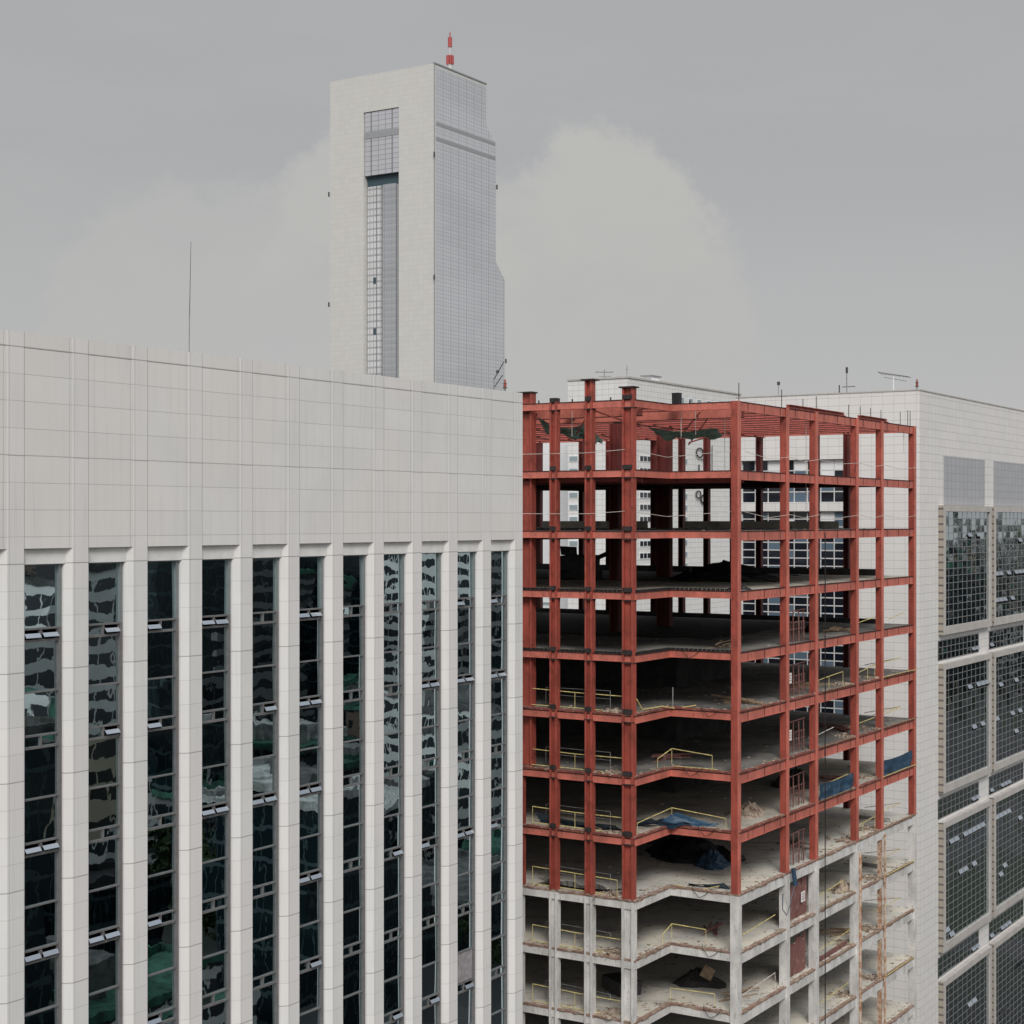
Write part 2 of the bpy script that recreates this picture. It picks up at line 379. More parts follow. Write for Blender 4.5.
def win(a, bq, zt, zb, col, k, par, name='window'):
    """one storey of a bay: vent band on top, two panes under it. zt = top of unit, zb = its bottom"""
    g = MB(); y0, y1 = .36, .5
    top = k < 0
    g.box(bq - .16, bq, y0 - .03, y1, zb, zt)                       # broad right jamb
    g.box(a, a + .06, y0, y1, zb, zt)
    if top: g.box(a + .06, bq - .16, y0, y1, zt - .05, zt)
    else:
        g.box(a + .06, bq - .16, y0, y1, zt - .07, zt)
        g.box(a + .06, bq - .16, y0, y1, zt - .53, zt - .44)
        m_ = (a + bq - .1) / 2
        g.box(m_ - .03, m_ + .03, y0, y1, zt - .44, zt - .07)
        g.box(a + .06, bq - .16, y0, y1, zt - 2.43, zt - 2.37)
    fr = g.build(name, [M['jamb'] if top else M['fr']], par)
    # panes
    p = MB(); yy = .44
    def pane(x0, x1, z0, z1):
        t = [R.uniform(-.014, .014) for _ in range(3)]
        p.quad((x0, yy + t[0], z0), (x1, yy + t[1], z0), (x1, yy + t[2], z1), (x0, yy + t[0] - t[1] + t[2], z1))
    op = OPEN.get((col, k), '')
    if top: pane(a + .06, bq - .16, zb, zt)
    else:
        pane(a + .06, bq - .16, zt - 2.37, zt - .53); pane(a + .06, bq - .16, zb, zt - 2.43)
        for s_, x0, x1 in (('L', a + .06, m_ - .03), ('R', m_ + .03, bq - .16)):
            if s_ in op:
                s = MB(); th = math.radians(R.uniform(30, 40)); L = .19; zt2 = zt - .15
                q0 = Vector((0, .34, zt2 - .06)); q1 = Vector((0, .34 - L * math.sin(th), zt2 - .06 - L * math.cos(th))); nrm = Vector((0, -math.cos(th), math.sin(th))) * .02
                vs = []
                for xx in (x0 + .0, x1 - .07):
                    for q in (q0, q1): vs += [(xx, q.y + nrm.y, q.z + nrm.z), (xx, q.y, q.z)]
                s.add(vs, [(0, 2, 6, 4)]); s.cur = 1
                s.add(vs, [(1, 5, 7, 3), (0, 4, 5, 1), (2, 3, 7, 6), (0, 1, 3, 2), (4, 6, 7, 5)])
                s.bar((x1 - .05, .42, zt - .1), (x1 - .05, q1.y + .03, q1.z + .02), .015, 4)
                s.bar((x0 + .04, .42, zt - .1), (x0 + .04, q1.y + .03, q1.z + .02), .012, 4)
                s.build('vent_sash', [M['sash'], M['fr']], fr)
            else: pane(x0, x1, zt - .44, zt - .07)
    po = p.build('pane', M['glass'], fr)
    return fr
low_mb = MB()
for i in range(-1, NW):
    a = W0 + PIT * i + .25; bq = a + 1.895
    win(a, bq, 58.35, 55.96, i, -1, LB)
    for k in range(7):
        zt = 55.96 - 4 * k; fr = win(a, bq, zt, zt - 4.0, i, k, LB)
        if (i, k) == (9, 4):
            g = MB(); g.box(a + .07, bq - .17, .40, .43, zt - 4 + .03, zt - 2.45); g.build('lowered_shutter', M['blind'], fr)
    low_mb.quad((a, .44, 0), (bq, .44, 0), (bq, .44, 27.9), (a, .44, 27.9))
tag(low_mb.build('lower_glazing', M['glass'], LB), kind='stuff')

# ================================================================== STEEL SKELETON
FR = Vector((14.9, 110.2, 0))
SK = empty('steel_frame_building', FR)
tag(SK, 'stripped multi-storey steel skeleton, painted red above and white below, floors open to the air', 'building under demolition')
LV = [67.84, 63.29] + [59.28 - 4.0 * k for k in range(14)]   # roof, L1 ... L15
LV = [67.84, 63.29, 59.28, 55.30, 51.24, 47.40, 43.35, 39.45, 35.32, 31.46, 27.42] + [27.42 - 4.0 * k for k in range(1, 7)]
XB, YB = 35.2, 40.0; XA, YN = -5.2, 5.0
def ibeam(g, a, b, h, zt, w=.3, rib=0, gm=(1, 0, 0)):
    """I-section running from a to b in plan, top at zt"""
    a = Vector((*a, 0)); b = Vector((*b, 0)); d_ = (b - a); L = d_.length; d_.normalize(); n = Vector((-d_.y, d_.x, 0)); t = .045; wb = .11 if rib or h in (.48, .5) else .04
    for k_, (w_, z0, z1) in enumerate(((w / 2, zt - t, zt), (wb, zt - h + t, zt - t), (w / 2, zt - h, zt - h + t))):
        g.cur = gm[k_]
        p = [a - n * w_, b - n * w_, b + n * w_, a + n * w_]
        g.prism([(q.x, q.y) for q in p], z0, z1)
    g.cur = 1 if rib else 0
    if rib:
        k = rib / 2
        while k < L:
            c = a + d_ * k; p = [c - d_ * .022 - n * w * .44, c + d_ * .022 - n * w * .44, c + d_ * .022 + n * w * .44, c - d_ * .022 + n * w * .44]
            g.prism([(q.x, q.y) for q in p], zt - h + t, zt - t); k += rib
    g.cur = 0
for li, zt in enumerate(LV):
    whitef = li >= 8
    m1 = M['white'] if whitef else M['red']
    zz = zt - (.13 if li >= 5 else 0)
    runs = [((XA, YB), (XA, YN), .48, 0), ((XA, YN), (0, YN), .5, 0), ((0, YN), (0, 0), .5, 0), ((0, 0), (XB, 0), .64, 2.72), ((XB, 0), (XB, YB), .5, 0)]
    for (a, b_, h, rib) in runs:
        g = MB()
        if whitef:     # encased beams: solid, with a slight lip
            av, bv = Vector((*a, 0)), Vector((*b_, 0)); dd = (bv - av).normalized(); nn = Vector((-dd.y, dd.x, 0))
            if (a, b_) == ((0, 0), (XB, 0)): av = av + dd * .3
            p = [av - nn * .16, bv - nn * .16, bv + nn * .16, av + nn * .16]
            g.prism([(q.x, q.y) for q in p], zz - h, zz - .004)
        else:
            ibeam(g, a, b_, h, zz, .30, rib)
        o = g.build('edge_beam', [m1, M['grime_shade']], SK)
        if whitef and a == XA: pass
    # secondary joists, seen from below at the roof and first level
    if li in (0, 1, 2):
        g = MB(); x = -2.5
        ks = []
        while x < XB - 1:
            ks.append(x); x += 2.72
        for x in ks:
            g = MB(); ibeam(g, (x, .25 if x > 0 else YN + .2), (x, YB - .2), .42, zt - .06, .22, 0, (1, 0, 1)); g.build('joist', [M['redj'] if li == 0 else M['redi'], M['grime_shade']], SK)
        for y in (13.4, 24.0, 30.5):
            g = MB(); ibeam(g, (XA + .2 if y > YN else .2, y), (XB - .2, y), .6, zt - .03, .3, 0, (1, 0, 1)); g.build('girder', [M['redj'] if li == 0 else M['redi'], M['grime_shade']], SK)
    if li > 0:
        e = .0 if li < 5 else .18
        if li >= 5: poly = [(XA - e, YB), (XA - e, YN - e), (-e, YN - e), (-e, -e), (XB + e, -e), (XB + e, YB)]
        else: poly = [(XA + .17, YB), (XA + .17, YN + .17), (.17, YN + .17), (.17, .17), (XB - .17, .17), (XB - .17, YB)]
        g = MB(); g.prism(poly, zt - .12, zt + .002 if li < 5 else zt)
        # top face uses floor material, edge its own
        for q in range(len(g.f)):
            g.mi[q] = 0 if q == len(g.f) - 1 else 1
        g.build('floor_slab', [M['floor3'] if li in (3, 7) else M['floor2'] if li < 8 else M['floor'], M['edge'] if whitef else M['redge']], SK)
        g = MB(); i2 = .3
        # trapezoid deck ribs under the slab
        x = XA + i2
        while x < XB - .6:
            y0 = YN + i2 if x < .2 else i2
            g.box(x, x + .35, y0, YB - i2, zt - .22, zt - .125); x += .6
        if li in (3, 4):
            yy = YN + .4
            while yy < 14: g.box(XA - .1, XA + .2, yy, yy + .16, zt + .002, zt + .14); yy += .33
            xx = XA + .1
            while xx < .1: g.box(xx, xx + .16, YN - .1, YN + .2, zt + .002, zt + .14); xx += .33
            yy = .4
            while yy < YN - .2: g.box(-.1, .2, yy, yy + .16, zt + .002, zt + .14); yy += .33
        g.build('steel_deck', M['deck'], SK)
for x_, ya_, yb_ in ((-3.6, YN + .2, 20), (1.6, .3, 20)):
    g = MB(); ibeam(g, (x_, ya_), (x_, yb_), .95, LV[0] - .05, .3, 0, (1, 0, 1)); g.build('girder', [M['red'], M['grime_shade']], SK)
    g = MB(); ibeam(g, (x_, ya_), (x_, yb_), .7, LV[1] - .14, .3, 0, (1, 0, 1)); g.build('girder', [M['redj'], M['grime_shade']], SK)
# columns
L8 = LV[8]
def hcol(g, x, y, wx, wy, z0, z1, openx=True):
    """H section: flanges at both y ends when openx"""
    t = .13 if openx else .07
    if openx:
        g.box(x - wx / 2, x + wx / 2, y - wy / 2, y - wy / 2 + t, z0, z1); g.box(x - wx / 2, x + wx / 2, y + wy / 2 - t, y + wy / 2, z0, z1)
        g.box(x - wx * .08, x + wx * .08, y - wy / 2 + t, y + wy / 2 - t, z0, z1)
    else:
        g.cur = 1 if z0 > 1 else 0  # street-side flange in lighter red, the light on it put into the colour
        g.box(x - wx / 2, x + wx / 2, y - wy / 2, y - wy / 2 + t, z0, z1); g.cur = 0; g.box(x - wx / 2, x + wx / 2, y + wy / 2 - t, y + wy / 2, z0, z1)
        g.box(x - wx / 2 + .03, x + wx / 2 - .03, y - wy / 2 + t, y + wy / 2 - t, z0, z1)
def column(x, y, wx, wy, openx, top=LV[0] + .03, splice=True, m=None, rusty=False):
    g = MB(); hcol(g, x, y, wx, wy, L8 + .02, top, openx)
    c = g.build('column', [m or M['redc'], M['red']], SK)
    if splice:
        for zt in LV[:8]:
            s = MB(); s.box(x - wx / 2 - .03, x + wx / 2 + .02, y - wy * .45, y + wy * .45, zt + .01, zt + .30); s.build('splice_plate', M['joint'], c)
            s = MB(); s.box(x - wx / 2 - .02, x + wx / 2 + .02, y - wy / 2 - .02, y + wy / 2 + .02, zt - .58, zt - .52); s.build('splice_plate', M['joint'], c)
    g = MB()
    if rusty: hcol(g, x, y, wx * .8, wy * .55, 0, L8 - .15, openx)
    elif openx: hcol(g, x, y, wx + .06, wy + .05, 0, L8 - .15, True)
    else: g.box(x - wx / 2 - .04, x + wx / 2 + .04, y - wy / 2 - .04, y + wy / 2 + .04, 0, L8 - .15)
    tag(g.build('column', M['rust'] if rusty else M['white'], SK), 'rust streaked stripped lower column' if rusty else 'white encased lower column')
for y in (8.25, 10.95): column(XA, y, .5, .54, True, LV[0] + (1.35 if y < 9 else .05))
column(XA, YN + .33, .5, .8, True, LV[0] + .75)
g = MB(); hcol(g, XA + .45, 13.45, .6, 1.15, LV[6] + .02, LV[0] + .75, True); g.build('column', [M['redc'], M['red']], SK)
g = MB(); hcol(g, XA + .1, 13.62, .4, .45, L8 + .02, LV[6] - .7, True); g.build('column', [M['redc'], M['red']], SK)
g = MB(); g.box(XA - .15, XA + .2, 13.4, 13.8, 0, L8 - .15); g.build('column', M['white'], SK)
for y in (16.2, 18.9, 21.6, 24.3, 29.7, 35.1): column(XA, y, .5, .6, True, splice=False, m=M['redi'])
for i, x in enumerate((.1, 7.9, 13.3, 21.6, 27.2, 35.1)):
    column(x - (.12 if i == 0 else 0), .12 if i == 0 else .02, .40, .54, False, LV[0] + .02, splice=False, rusty=i == 4)
for i, (y, w) in enumerate(((3.4, .5), (5.8, .5), (8.6, .5), (11.5, .5), (13.9, .5), (16.4, .5), (19.0, .5), (21.5, .5), (23.7, 1.75), (28.7, 1.1), (31.9, .5), (36.8, .9))):
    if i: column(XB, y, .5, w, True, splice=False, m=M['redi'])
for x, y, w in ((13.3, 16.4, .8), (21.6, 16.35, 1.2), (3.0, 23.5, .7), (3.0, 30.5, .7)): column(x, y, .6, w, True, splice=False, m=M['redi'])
g = MB(); g.bar((21.75, -.38, 0), (21.75, -.38, L8 - .9), .11, 6); g.build('rusty_pipe', M['rust'], SK)
g = MB(); g.bar((27.35, -.36, 0), (27.35, -.36, L8 - .4), .09, 6); g.build('rusty_pipe', M['rust'], SK)
# ragged slab edges: one broken strip along each run
for li in range(5, 14):
    zt = LV[li]; big = li >= 8
    for (a, b_) in (((XA, 14), (XA, YN)), ((XA, YN), (0, YN)), ((0, YN), (0, 0)), ((0, 0), (XB, 0))):
        a = Vector((*a, 0)); b_ = Vector((*b_, 0)); L = (b_ - a).length; dd = (b_ - a) / L; nn = Vector((dd.y, -dd.x, 0)); g = MB(); vs = []; k = max(4, int(L / .22)); o_ = .22; h_ = .08; tz = .02
        for q in range(k + 1):
            if R.random() < .55: o_ = R.uniform(.19, .24 if not big else .27)
            if R.random() < .5: h_ = R.uniform(.02, .07) if not big else R.choice((.02, .03, .05, .07, .13)) * R.uniform(.7, 1.1)
            tz = R.uniform(.008, .035)
            c = a + dd * (L * q / k); p0 = c - nn * .06; p1 = c + nn * o_; p2 = c + nn * (o_ - .03)
            vs += [(p0.x, p0.y, zt + tz), (p1.x, p1.y, zt + tz * .6), (p2.x, p2.y, zt - h_ - .05), (p0.x, p0.y, zt - h_ - .06)]
        fs = []
        for q in range(k):
            for e_ in range(4): fs.append((q * 4 + e_, (q + 1) * 4 + e_, (q + 1) * 4 + (e_ + 1) % 4, q * 4 + (e_ + 1) % 4))
        fs += [(0, 1, 2, 3), (k * 4 + 3, k * 4 + 2, k * 4 + 1, k * 4)]
        g.add(vs, fs); g.build('broken_edge', M['edge'] if big else M['redge'], SK)
# stub caps on the roof
for x, y, wx, wy, z in ((XA, 8.25, .9, .95, 1.35), (XA, YN + .35, .8, 1.1, .75), (XA + .45, 13.45, .8, 1.3, .75)):
    g = MB(); z += LV[0]; g.box(x - wx / 2, x + wx / 2, y - wy / 2, y + wy / 2, z, z + .09); g.build('cap_plate', M['joint'], SK)
# dark core boxes added to blacken the interior; back parapets
g = MB(); g.box(12, 24, 10.5, 33, LV[8] + .01, LV[4] - .25); g.build('added_core_box', M['core'], SK)
g = MB(); g.box(14, 25, 14, 33, 0, LV[8] - .25); g.build('added_core_box', M['core'], SK)
for li, x0, y0 in ((3, 13, 9), (4, 10, 7)):  # dark sheets added on the inner floors to stand for deep shade
    g = MB(); pl = [(x0 + R.uniform(-.8, .8), y) for y in range(37, y0, -2)] + [(x, y0 + R.uniform(-.7, .7)) for x in range(x0, 34, 2)] + [(34, 37)]; g.prism(pl, LV[li] + .005, LV[li] + .05); g.build('dark_floor_sheet', M['deck'], SK)
for (y0, y1, x) in ((6.4, 21.0, XB - .5), (24.8, 36.0, XB - .5)):
    g = MB(); g.box(x, x + .2, y0, y1, LV[2] + .004, LV[2] + .62, .0); g.build('upstand', M['floor3'], SK)
g = MB(); g.box(XB - .6, XB - .4, 3, 38, LV[3] + .004, LV[3] + .55); g.box(XB - .6, XB - .4, 3, 38, LV[4] + .004, LV[4] + .4); g.build('upstand', M['core'], SK)
# roof odds: loose beams and starter rods on the street side
g = MB()
for x0, x1 in ((8.4, 19.5), (22.5, 29.0)):
    g.box(x0, x1, -.1, .25, LV[0] + .02, LV[0] + .07); g.box(x0, x1, .05, .1, LV[0] + .07, LV[0] + .24); g.box(x0 + .3, x1 - .4, -.1, .25, LV[0] + .24, LV[0] + .29)
g.build('loose_beam', M['redc'], SK)
for x, y, h in ((.4, .1, 1.25), (7.8, .2, 1.3), (11.9, .3, .9), (14.0, .1, 1.2), (20.8, .2, 1.0), (23.3, .2, 1.0), (25.6, .2, 1.0), (28.0, .2, 1.0), (32.6, .2, 1.1), (34.2, .1, 1.3), (34.8, .1, 1.3)):
    g = MB(); g.bar((x, y, LV[0]), (x + R.uniform(-.04, .04), y, LV[0] + h), .028, 4); g.build('starter_rod', M['darksteel'], SK)
for y in (6.7, 9.6, 12.2, 3.5):
    g = MB(); g.bar((XA if y > 5 else 0, y, LV[0]), (XA if y > 5 else 0, y, LV[0] + .2), .05, 4); g.build('starter_rod', M['darksteel'], SK)
# hanging braces and rods under the roof
for pts in (((XA + .3, 8.4, 67.2), (XA + 3, 11, 65.9)), ((XA + .3, 8.0, 67.2), (XA + 3, 6, 66.2)), ((1, 3.2, 67.3), (4, 6.0, 66.1)), ((6, 5, 67.2), (9, 8, 65.5)), ((8, 7.5, 65.6), (6, 2.5, 66.5))):
    g = MB(); g.bar(*pts, .05, 4); g.build('brace', M['redc'], SK)
for x, y, z0, z1 in ((XA + 1, 10.2, 65.6, 67.3), (.5, 4.4, 65.6, 67.6), (2.5, 2.1, 63.4, 67.2), (13.0, .5, 60.6, 67.9), (33.5, .2, 65.5, 67.4), (1.5, 3.8, 65.8, 67.5)):
    g = MB(); g.bar((x, y, z0), (x, y, z1), .022, 4); g.build('hanger_rod', M['rope'], SK)
# safety lines on the open upper levels
for li in (1, 2):
    z = LV[li] + 1.15
    g = MB(); pts = [(XA - .28, 13.9, z), (XA - .28, 10.9, z - .02), (XA - .28, 8.2, z - .02), (XA - .28, 5.5, z + .14)]
    g.path(pts, .018, 4); g.path([(XA + .1, 5.0, z + .1), (-.02, 5.2, z - .2), (-.1, .4, z + .12)], .018, 4); g.build('safety_line', M['rope'], SK)
    g = MB(); pts = [(.3, -.38, z + .1)]
    for x in (4.2, 7.9, 10.5, 13.3, 17.2, 21.6, 24.5, 27.2, 31, 35.1): pts.append((x, -.38, z - (.28 if x in (4.2, 17.2, 24.5, 31, 10.5) else .05)))
    g.path(pts, .018, 4); g.build('safety_line', M['rope'], SK)
# yellow rails
def rail(pts, posts=True, r=.032, m='yellow', fl=None):
    g = MB(); g.path(pts, r, 5)
    if posts:
        for q in pts: g.bar(q, (q[0], q[1], q[2] - 1.1), .022, 4)
    return g.build('guard_rail', M[m], SK)
for li in range(5, 13):
    z = LV[li]
    o = R.uniform(-.05, .05)
    rail([(XA + .35, 12.9, z + 1.22 + o), (XA + .35, 9.6, z + 1.12 + o), (XA + .35, 6.0 if li != 8 else 6.4, z + 1.06)])
    rail([(XA + .2, 12.9, z + .14), (XA + .2, 9.6, z + .12), (XA + .25, 7.4, z + .08)], False)
    rail([(XA + 1.6, 12.6, z + 1.2), (XA + .5, 7.0, z + 1.35)], True, .02, 'steel')
    rail([(XA + 1.9, 12.6, z + .7), (XA + .6, 7.0, z + .8)], False, .02, 'steel')
rail([(.05, 4.8, LV[5] + 1.3), (.05, 4.8, LV[5])], False, .04, 'steel')
rail([(XA + .6, 5.1, LV[5] + .9), (-3.8, 5.1, LV[5] + .15), (-1.0, 5.1, LV[5] + .1), (-.1, 4.5, LV[5] - .1), (-.1, 3.0, LV[5] + .2)], False, .045)
rail([(-1.6, 5.1, LV[6] + .7), (.1, 4.9, LV[6] + 1.2), (.1, 1.9, LV[6] + .95)]); rail([(.0, 4.7, LV[6] + .05), (.0, 1.5, LV[6] + .06)], False)
rail([(XA + .7, 5.1, LV[7] + .75), (.1, 4.9, LV[7] + 1.1), (.1, .9, LV[7] + .75)])
rail([(-.02, 4.6, LV[8] + .1), (.0, 3.0, LV[8] - .12), (.1, 1.4, LV[8] + .35)], False)
rail([(-.9, 5.1, LV[9] + .7), (.1, 4.9, LV[9] + 1.25), (.6, 2.6, LV[9] + 1.05)]); rail([(-.1, 4.9, LV[10] + 1.0), (.5, 1.9, LV[10] + .9)])
for li, segs in ((4, [(23, 28), (31, 34)]), (5, [(14.5, 20), (24, 27)]), (6, [(14.5, 18), (21.8, 33)]), (7, [(14, 21)]), (8, [(21.9, 27)]), (9, [(2, 7), (15, 20)]), (10, [(2, 7), (15, 22)]), (11, [(14, 21)])):
    for a, bq in segs:
        z = LV[li] + .95; rail([(a, .6, z - .3), (a + (bq - a) * .5, .4, z - .05), (bq, .35, z + .1)], R.random() < .6, .032, 'yellow' if R.random() < .75 else 'rope')
for li in range(5, 12):
    z = LV[li]; rail([(XB - 8, -.25, z + .06), (XB - 3, -.27, z + .1), (XB + .4, -.24, z + .06)], False, .035, 'yellow' if li % 2 else 'wood')
    if li != 8: rail([(14, -.24, z + .05), (20.5, -.24, z + .07)], False, .03, 'wood')
for li in (5, 6, 8, 9, 10): rail([(28.2, 1.0, LV[li] + .9), (33.6, .5, LV[li] + 1.15), (34.6, 4.0, LV[li] + .3)], False, .03, 'yellow')
# far edge rails
# hoist bay: gates above, maroon hoarding below
for li in range(4, 11):
    z = LV[li]
    g = MB(); top = z + 2.7
    hb = li >= 9
    for x in ((8.6, 9.5, 10.6, 11.6, 12.5) if not hb else (8.5, 12.7)): g.bar((x, .5, z), (x, .5, z + (3.4 if x in (8.6, 9.5) else 2.2)), .045, 4)
    g.bar((8.4, .5, z + 2.2), (12.8, .5, z + 2.3), .04, 4); g.bar((8.4, .5, z + .9), (12.8, .5, z + .95), .03, 4)
    ga = g.build('hoist_gate', M['brown'] if not hb else M['rust'], SK)
    if hb:
        g = MB(); x = 8.5
        while x < 12.6:
            w = R.uniform(.35, .6); g.box(x, x + w - .03, .42 + R.uniform(-.04, .04), .48, z + .05, z + R.uniform(2.1, 2.9)); x += w
        g.build('hoarding_board', M['brown'], ga)
    else:
        g = MB(); [g.bar((xx, .56, z + .02), (xx, .56, z + 1.5), .02, 4) for xx in (10.3, 10.9, 11.3, 11.9, 12.3, 12.8)]; g.bar((10.2, .56, z + 1.4), (12.9, .56, z + 1.45), .03, 4); g.bar((10.2, .56, z + .5), (12.9, .56, z + .5), .02, 4); g.build('mesh_panel', M['brown'], ga)
    if li in (5, 6, 9):
        g = MB(); px = 9.1 if li < 9 else 11.6; g.box(px, px + .75, .30, .32, z + 1.0, z + 1.75)
        g.cur = 1
        for r_ in range(3): g.box(px + .12 + .06 * r_, px + .62, .292, .298, z + 1.2 + r_ * .17, z + 1.25 + r_ * .17)
        g.build('notice', [M['paper'], M['obst']], ga)

# things on the floors -------------------------------------------------------
def floor_thing(name, lx, ly, z, rz=0): return on(FR, lx, ly, z)
def sheet(name, pts, mats, label, cat, sub=8, sag=.12, th=.02, group=None):
    """draped sheet from 4 local corners (a b along the top, c d along the bottom)"""
    a, b_, c_, d_ = [Vector(on(FR, *q)) for q in pts]
    org = (c_ + d_) / 2; g = MB(); n = sub; vs = []
    nrm = (b_ - a).cross(d_ - a).normalized()
    for j in range(n + 1):
        for i in range(n * 2 + 1):
            u, v = i / (n * 2), j / n
            q = (a.lerp(b_, u)).lerp(d_.lerp(c_, u), v)
            q += nrm * (sag * (math.sin(u * 17 + v * 3) * .4 + R.uniform(-.5, .5)) * (.3 + v)) + Vector((0, 0, -sag * math.sin(math.pi * u) * (1 - v)))
            vs.append(q - org)
    k = n * 2 + 1
    fs = [(j * k + i, j * k + i + 1, (j + 1) * k + i + 1, (j + 1) * k + i) for j in range(n) for i in range(n * 2)]
    N = len(vs); vs2 = vs + [q - nrm * th for q in vs]
    fs2 = fs + [tuple(N + i for i in reversed(f)) for f in fs]
    g.add(vs2, fs2); o = g.build(name, mats, smooth=True); o.location = org
    tag(o, label, cat, group); return o
def heap(name, lx, ly, z, rx, ry, h, m, label, cat, seed=1, rough=.28):
    rr = random.Random(seed); g = MB(); na, nr = 22, 8; vs = []; org = Vector(on(FR, lx, ly, z))
    for j in range(nr + 1):
        q = j / nr
        for i in range(na):
            t = 2 * math.pi * i / na; k = 1 + .18 * math.sin(3 * t + seed) + rr.uniform(-.1, .1)
            hh = h * (1 - q ** 1.6) * (1 + rr.uniform(-rough, rough)) if q < 1 else -.02
            w = U * (rx * q * k * math.cos(t)) + V * (ry * q * k * math.sin(t)); vs.append((w.x, w.y, hh))
    fs = [(j * na + i, (j + 1) * na + i, (j + 1) * na + (i + 1) % na, j * na + (i + 1) % na) for j in range(nr) for i in range(na)]
    fs.append(tuple(range(na)))
    g.add(vs, fs); o = g.build(name, m); o.location = org; tag(o, label, cat); return o
sheet('tarpaulin', [(14.2, -.1, LV[7] + 1.25), (20.9, -.1, LV[7] + 1.2), (20.9, -.12, LV[7] + .06), (14.2, -.1, LV[7] + .06)], M['blue'], 'blue tarpaulin hung on the rail of the street side bay right of the hoist bay', 'tarpaulin')
sheet('tarpaulin', [(27.6, -.1, LV[7] + 1.3), (34.6, -.1, LV[7] + 1.35), (34.6, -.12, LV[7] + .06), (27.6, -.1, LV[7] + .06)], M['blue'], 'blue tarpaulin hung on the rail in the farthest street side bay', 'tarpaulin')
sheet('tarpaulin', [(-2.6, 5.2, LV[7] + .75), (.1, 4.6, LV[7] + .85), (.9, 1.6, LV[7] + .03), (-2.0, 7.5, LV[7] + .03)], M['blue'], 'blue tarpaulin slumped from the rail in the notched corner', 'tarpaulin', sag=.25)
sheet('tarpaulin', [(XA + .4, 12.8, LV[7] + .85), (XA + .4, 6.6, LV[7] + .55), (XA + 1.3, 6.4, LV[7] + .03), (XA + 1.2, 12.8, LV[7] + .03)], M['blue'], 'dark blue tarpaulin bunched behind the rail near the left building', 'tarpaulin', sag=.2)
sheet('tarpaulin', [(.3, 3.8, LV[8] + .2), (.5, 1.2, LV[8] + .5), (1.0, 1.0, LV[8] + .03), (.9, 4.0, LV[8] + .03)], M['blue'], 'scrap of blue tarpaulin lying on the first white storey edge', 'tarpaulin', sag=.08, sub=5)
sheet('tarpaulin', [(XA + .4, 12.6, LV[8] + .5), (XA + .6, 7.6, LV[8] + .3), (XA + 2.1, 7.0, LV[8] + .03), (XA + 2.0, 12.6, LV[8] + .03)], M['floor2'], 'grey dust sheet crumpled on the lowest red storey floor', 'dust sheet', sag=.2)
heap('tarpaulin_heap', 7.2, 5.2, LV[8], 1.4, 1.2, 1.0, M['blue'], 'bundle of bright blue tarpaulin on the lowest red storey floor', 'tarpaulin', 3)
heap('scrap_heap', 9.2, 8.0, LV[8], 2.3, 3.8, 1.3, M['black'], 'black heap of sacks behind the blue tarpaulin bundle', 'heap', 5)
heap('scrap_heap', 6.5, 2.2, LV[7], 2.0, 1.2, .7, M['rubble'], 'heap of timber and rubble just right of the near corner column', 'heap', 8)
heap('scrap_heap', 16.0, 8.5, LV[3], 1.6, 4.6, 1.3, M['black'], 'long dark scrap heap on the pale third level floor', 'heap', 11)
heap('scrap_heap', 2.2, .95, LV[3], 1.0, .7, .4, M['black'], 'small dark heap beside the near corner column', 'heap', 12)
heap('scrap_heap', 20, 4.2, LV[7], 2.2, 1.6, 1.2, M['core'], 'dark scrap heap behind the street side columns', 'heap', 14)
heap('scrap_heap', 22, 3.6, LV[4], .9, .7, .8, M['black'], 'small black box heap by the street side column', 'heap', 15, .1)
# demolition machine silhouette at the far side of the third level
mc = empty('demolition_machine', on(FR, 14.0, 20.2, LV[3])); tag(mc, 'dark demolition machine parked inside the third level', 'excavator')
g = MB(); g.box(-1.7, 1.7, -1.3, -.8, .002, .7, .05); g.box(-1.7, 1.7, .8, 1.3, .002, .7, .05); g.build('track', M['black'], mc)
g = MB(); g.box(-1.5, 1.4, -1.2, 1.2, .75, 1.9, .08); g.box(-.9, .3, .2, 1.1, 1.9, 2.6, .05); g.build('body', M['darksteel'], mc)
g = MB(); g.bar((1.2, -.4, 1.4), (1.6, -1.9, 2.1), .2); g.bar((1.6, -1.9, 2.1), (1.8, -2.6, 1.0), .16); g.bar((1.8, -2.6, 1.0), (1.7, -2.7, .2), .26); g.build('boom', M['darksteel'], mc)
# skip under the second white level
g = MB(); g.prism([(-1.3, -.8), (1.3, -.8), (1.3, .8), (-1.3, .8)], .004, .95); 
for i in range(9): g.box(-1.35, 1.35, -.86, -.8, .08 + i * .1, .12 + i * .1)
o = g.build('crate', M['darksteel']); o.location = on(FR, .5, 9.0, LV[10]); o.rotation_euler = (0, 0, ANG + 1.0); tag(o, 'dark slatted crate on the second white storey floor', 'crate')
g = MB(); g.box(-.6, .6, -.4, .4, 0, .8, .03); o = g.build('box', M['wood']); o.location = on(FR, 4.6, 4.6, LV[10] + .6); o.rotation_euler = (.5, .3, ANG + .5); tag(o, 'tan box tipped on the heap of the second white storey', 'box')
heap('scrap_heap', 5.4, 5.4, LV[10], 1.6, 1.8, .9, M['core'], 'dark heap under the tipped tan box', 'heap', 19)
heap('scrap_heap', 21.2, .9, LV[9], 1.3, .6, .8, M['rubble'], 'pale rubble heap at the foot of the rusty street side column', 'heap', 23)
g = MB(); g.box(-3.6, 3.6, -.09, .09, .0, .22); g.box(-3.6, 3.6, -.14, .14, .22, .26); o = g.build('steel_beam', M['brown']); o.location = on(FR, 17.2, .35, LV[10] + .01); o.rotation_euler = (0, 0, ANG + .02); tag(o, 'maroon steel beam lying along the edge of the second white storey', 'steel beam')
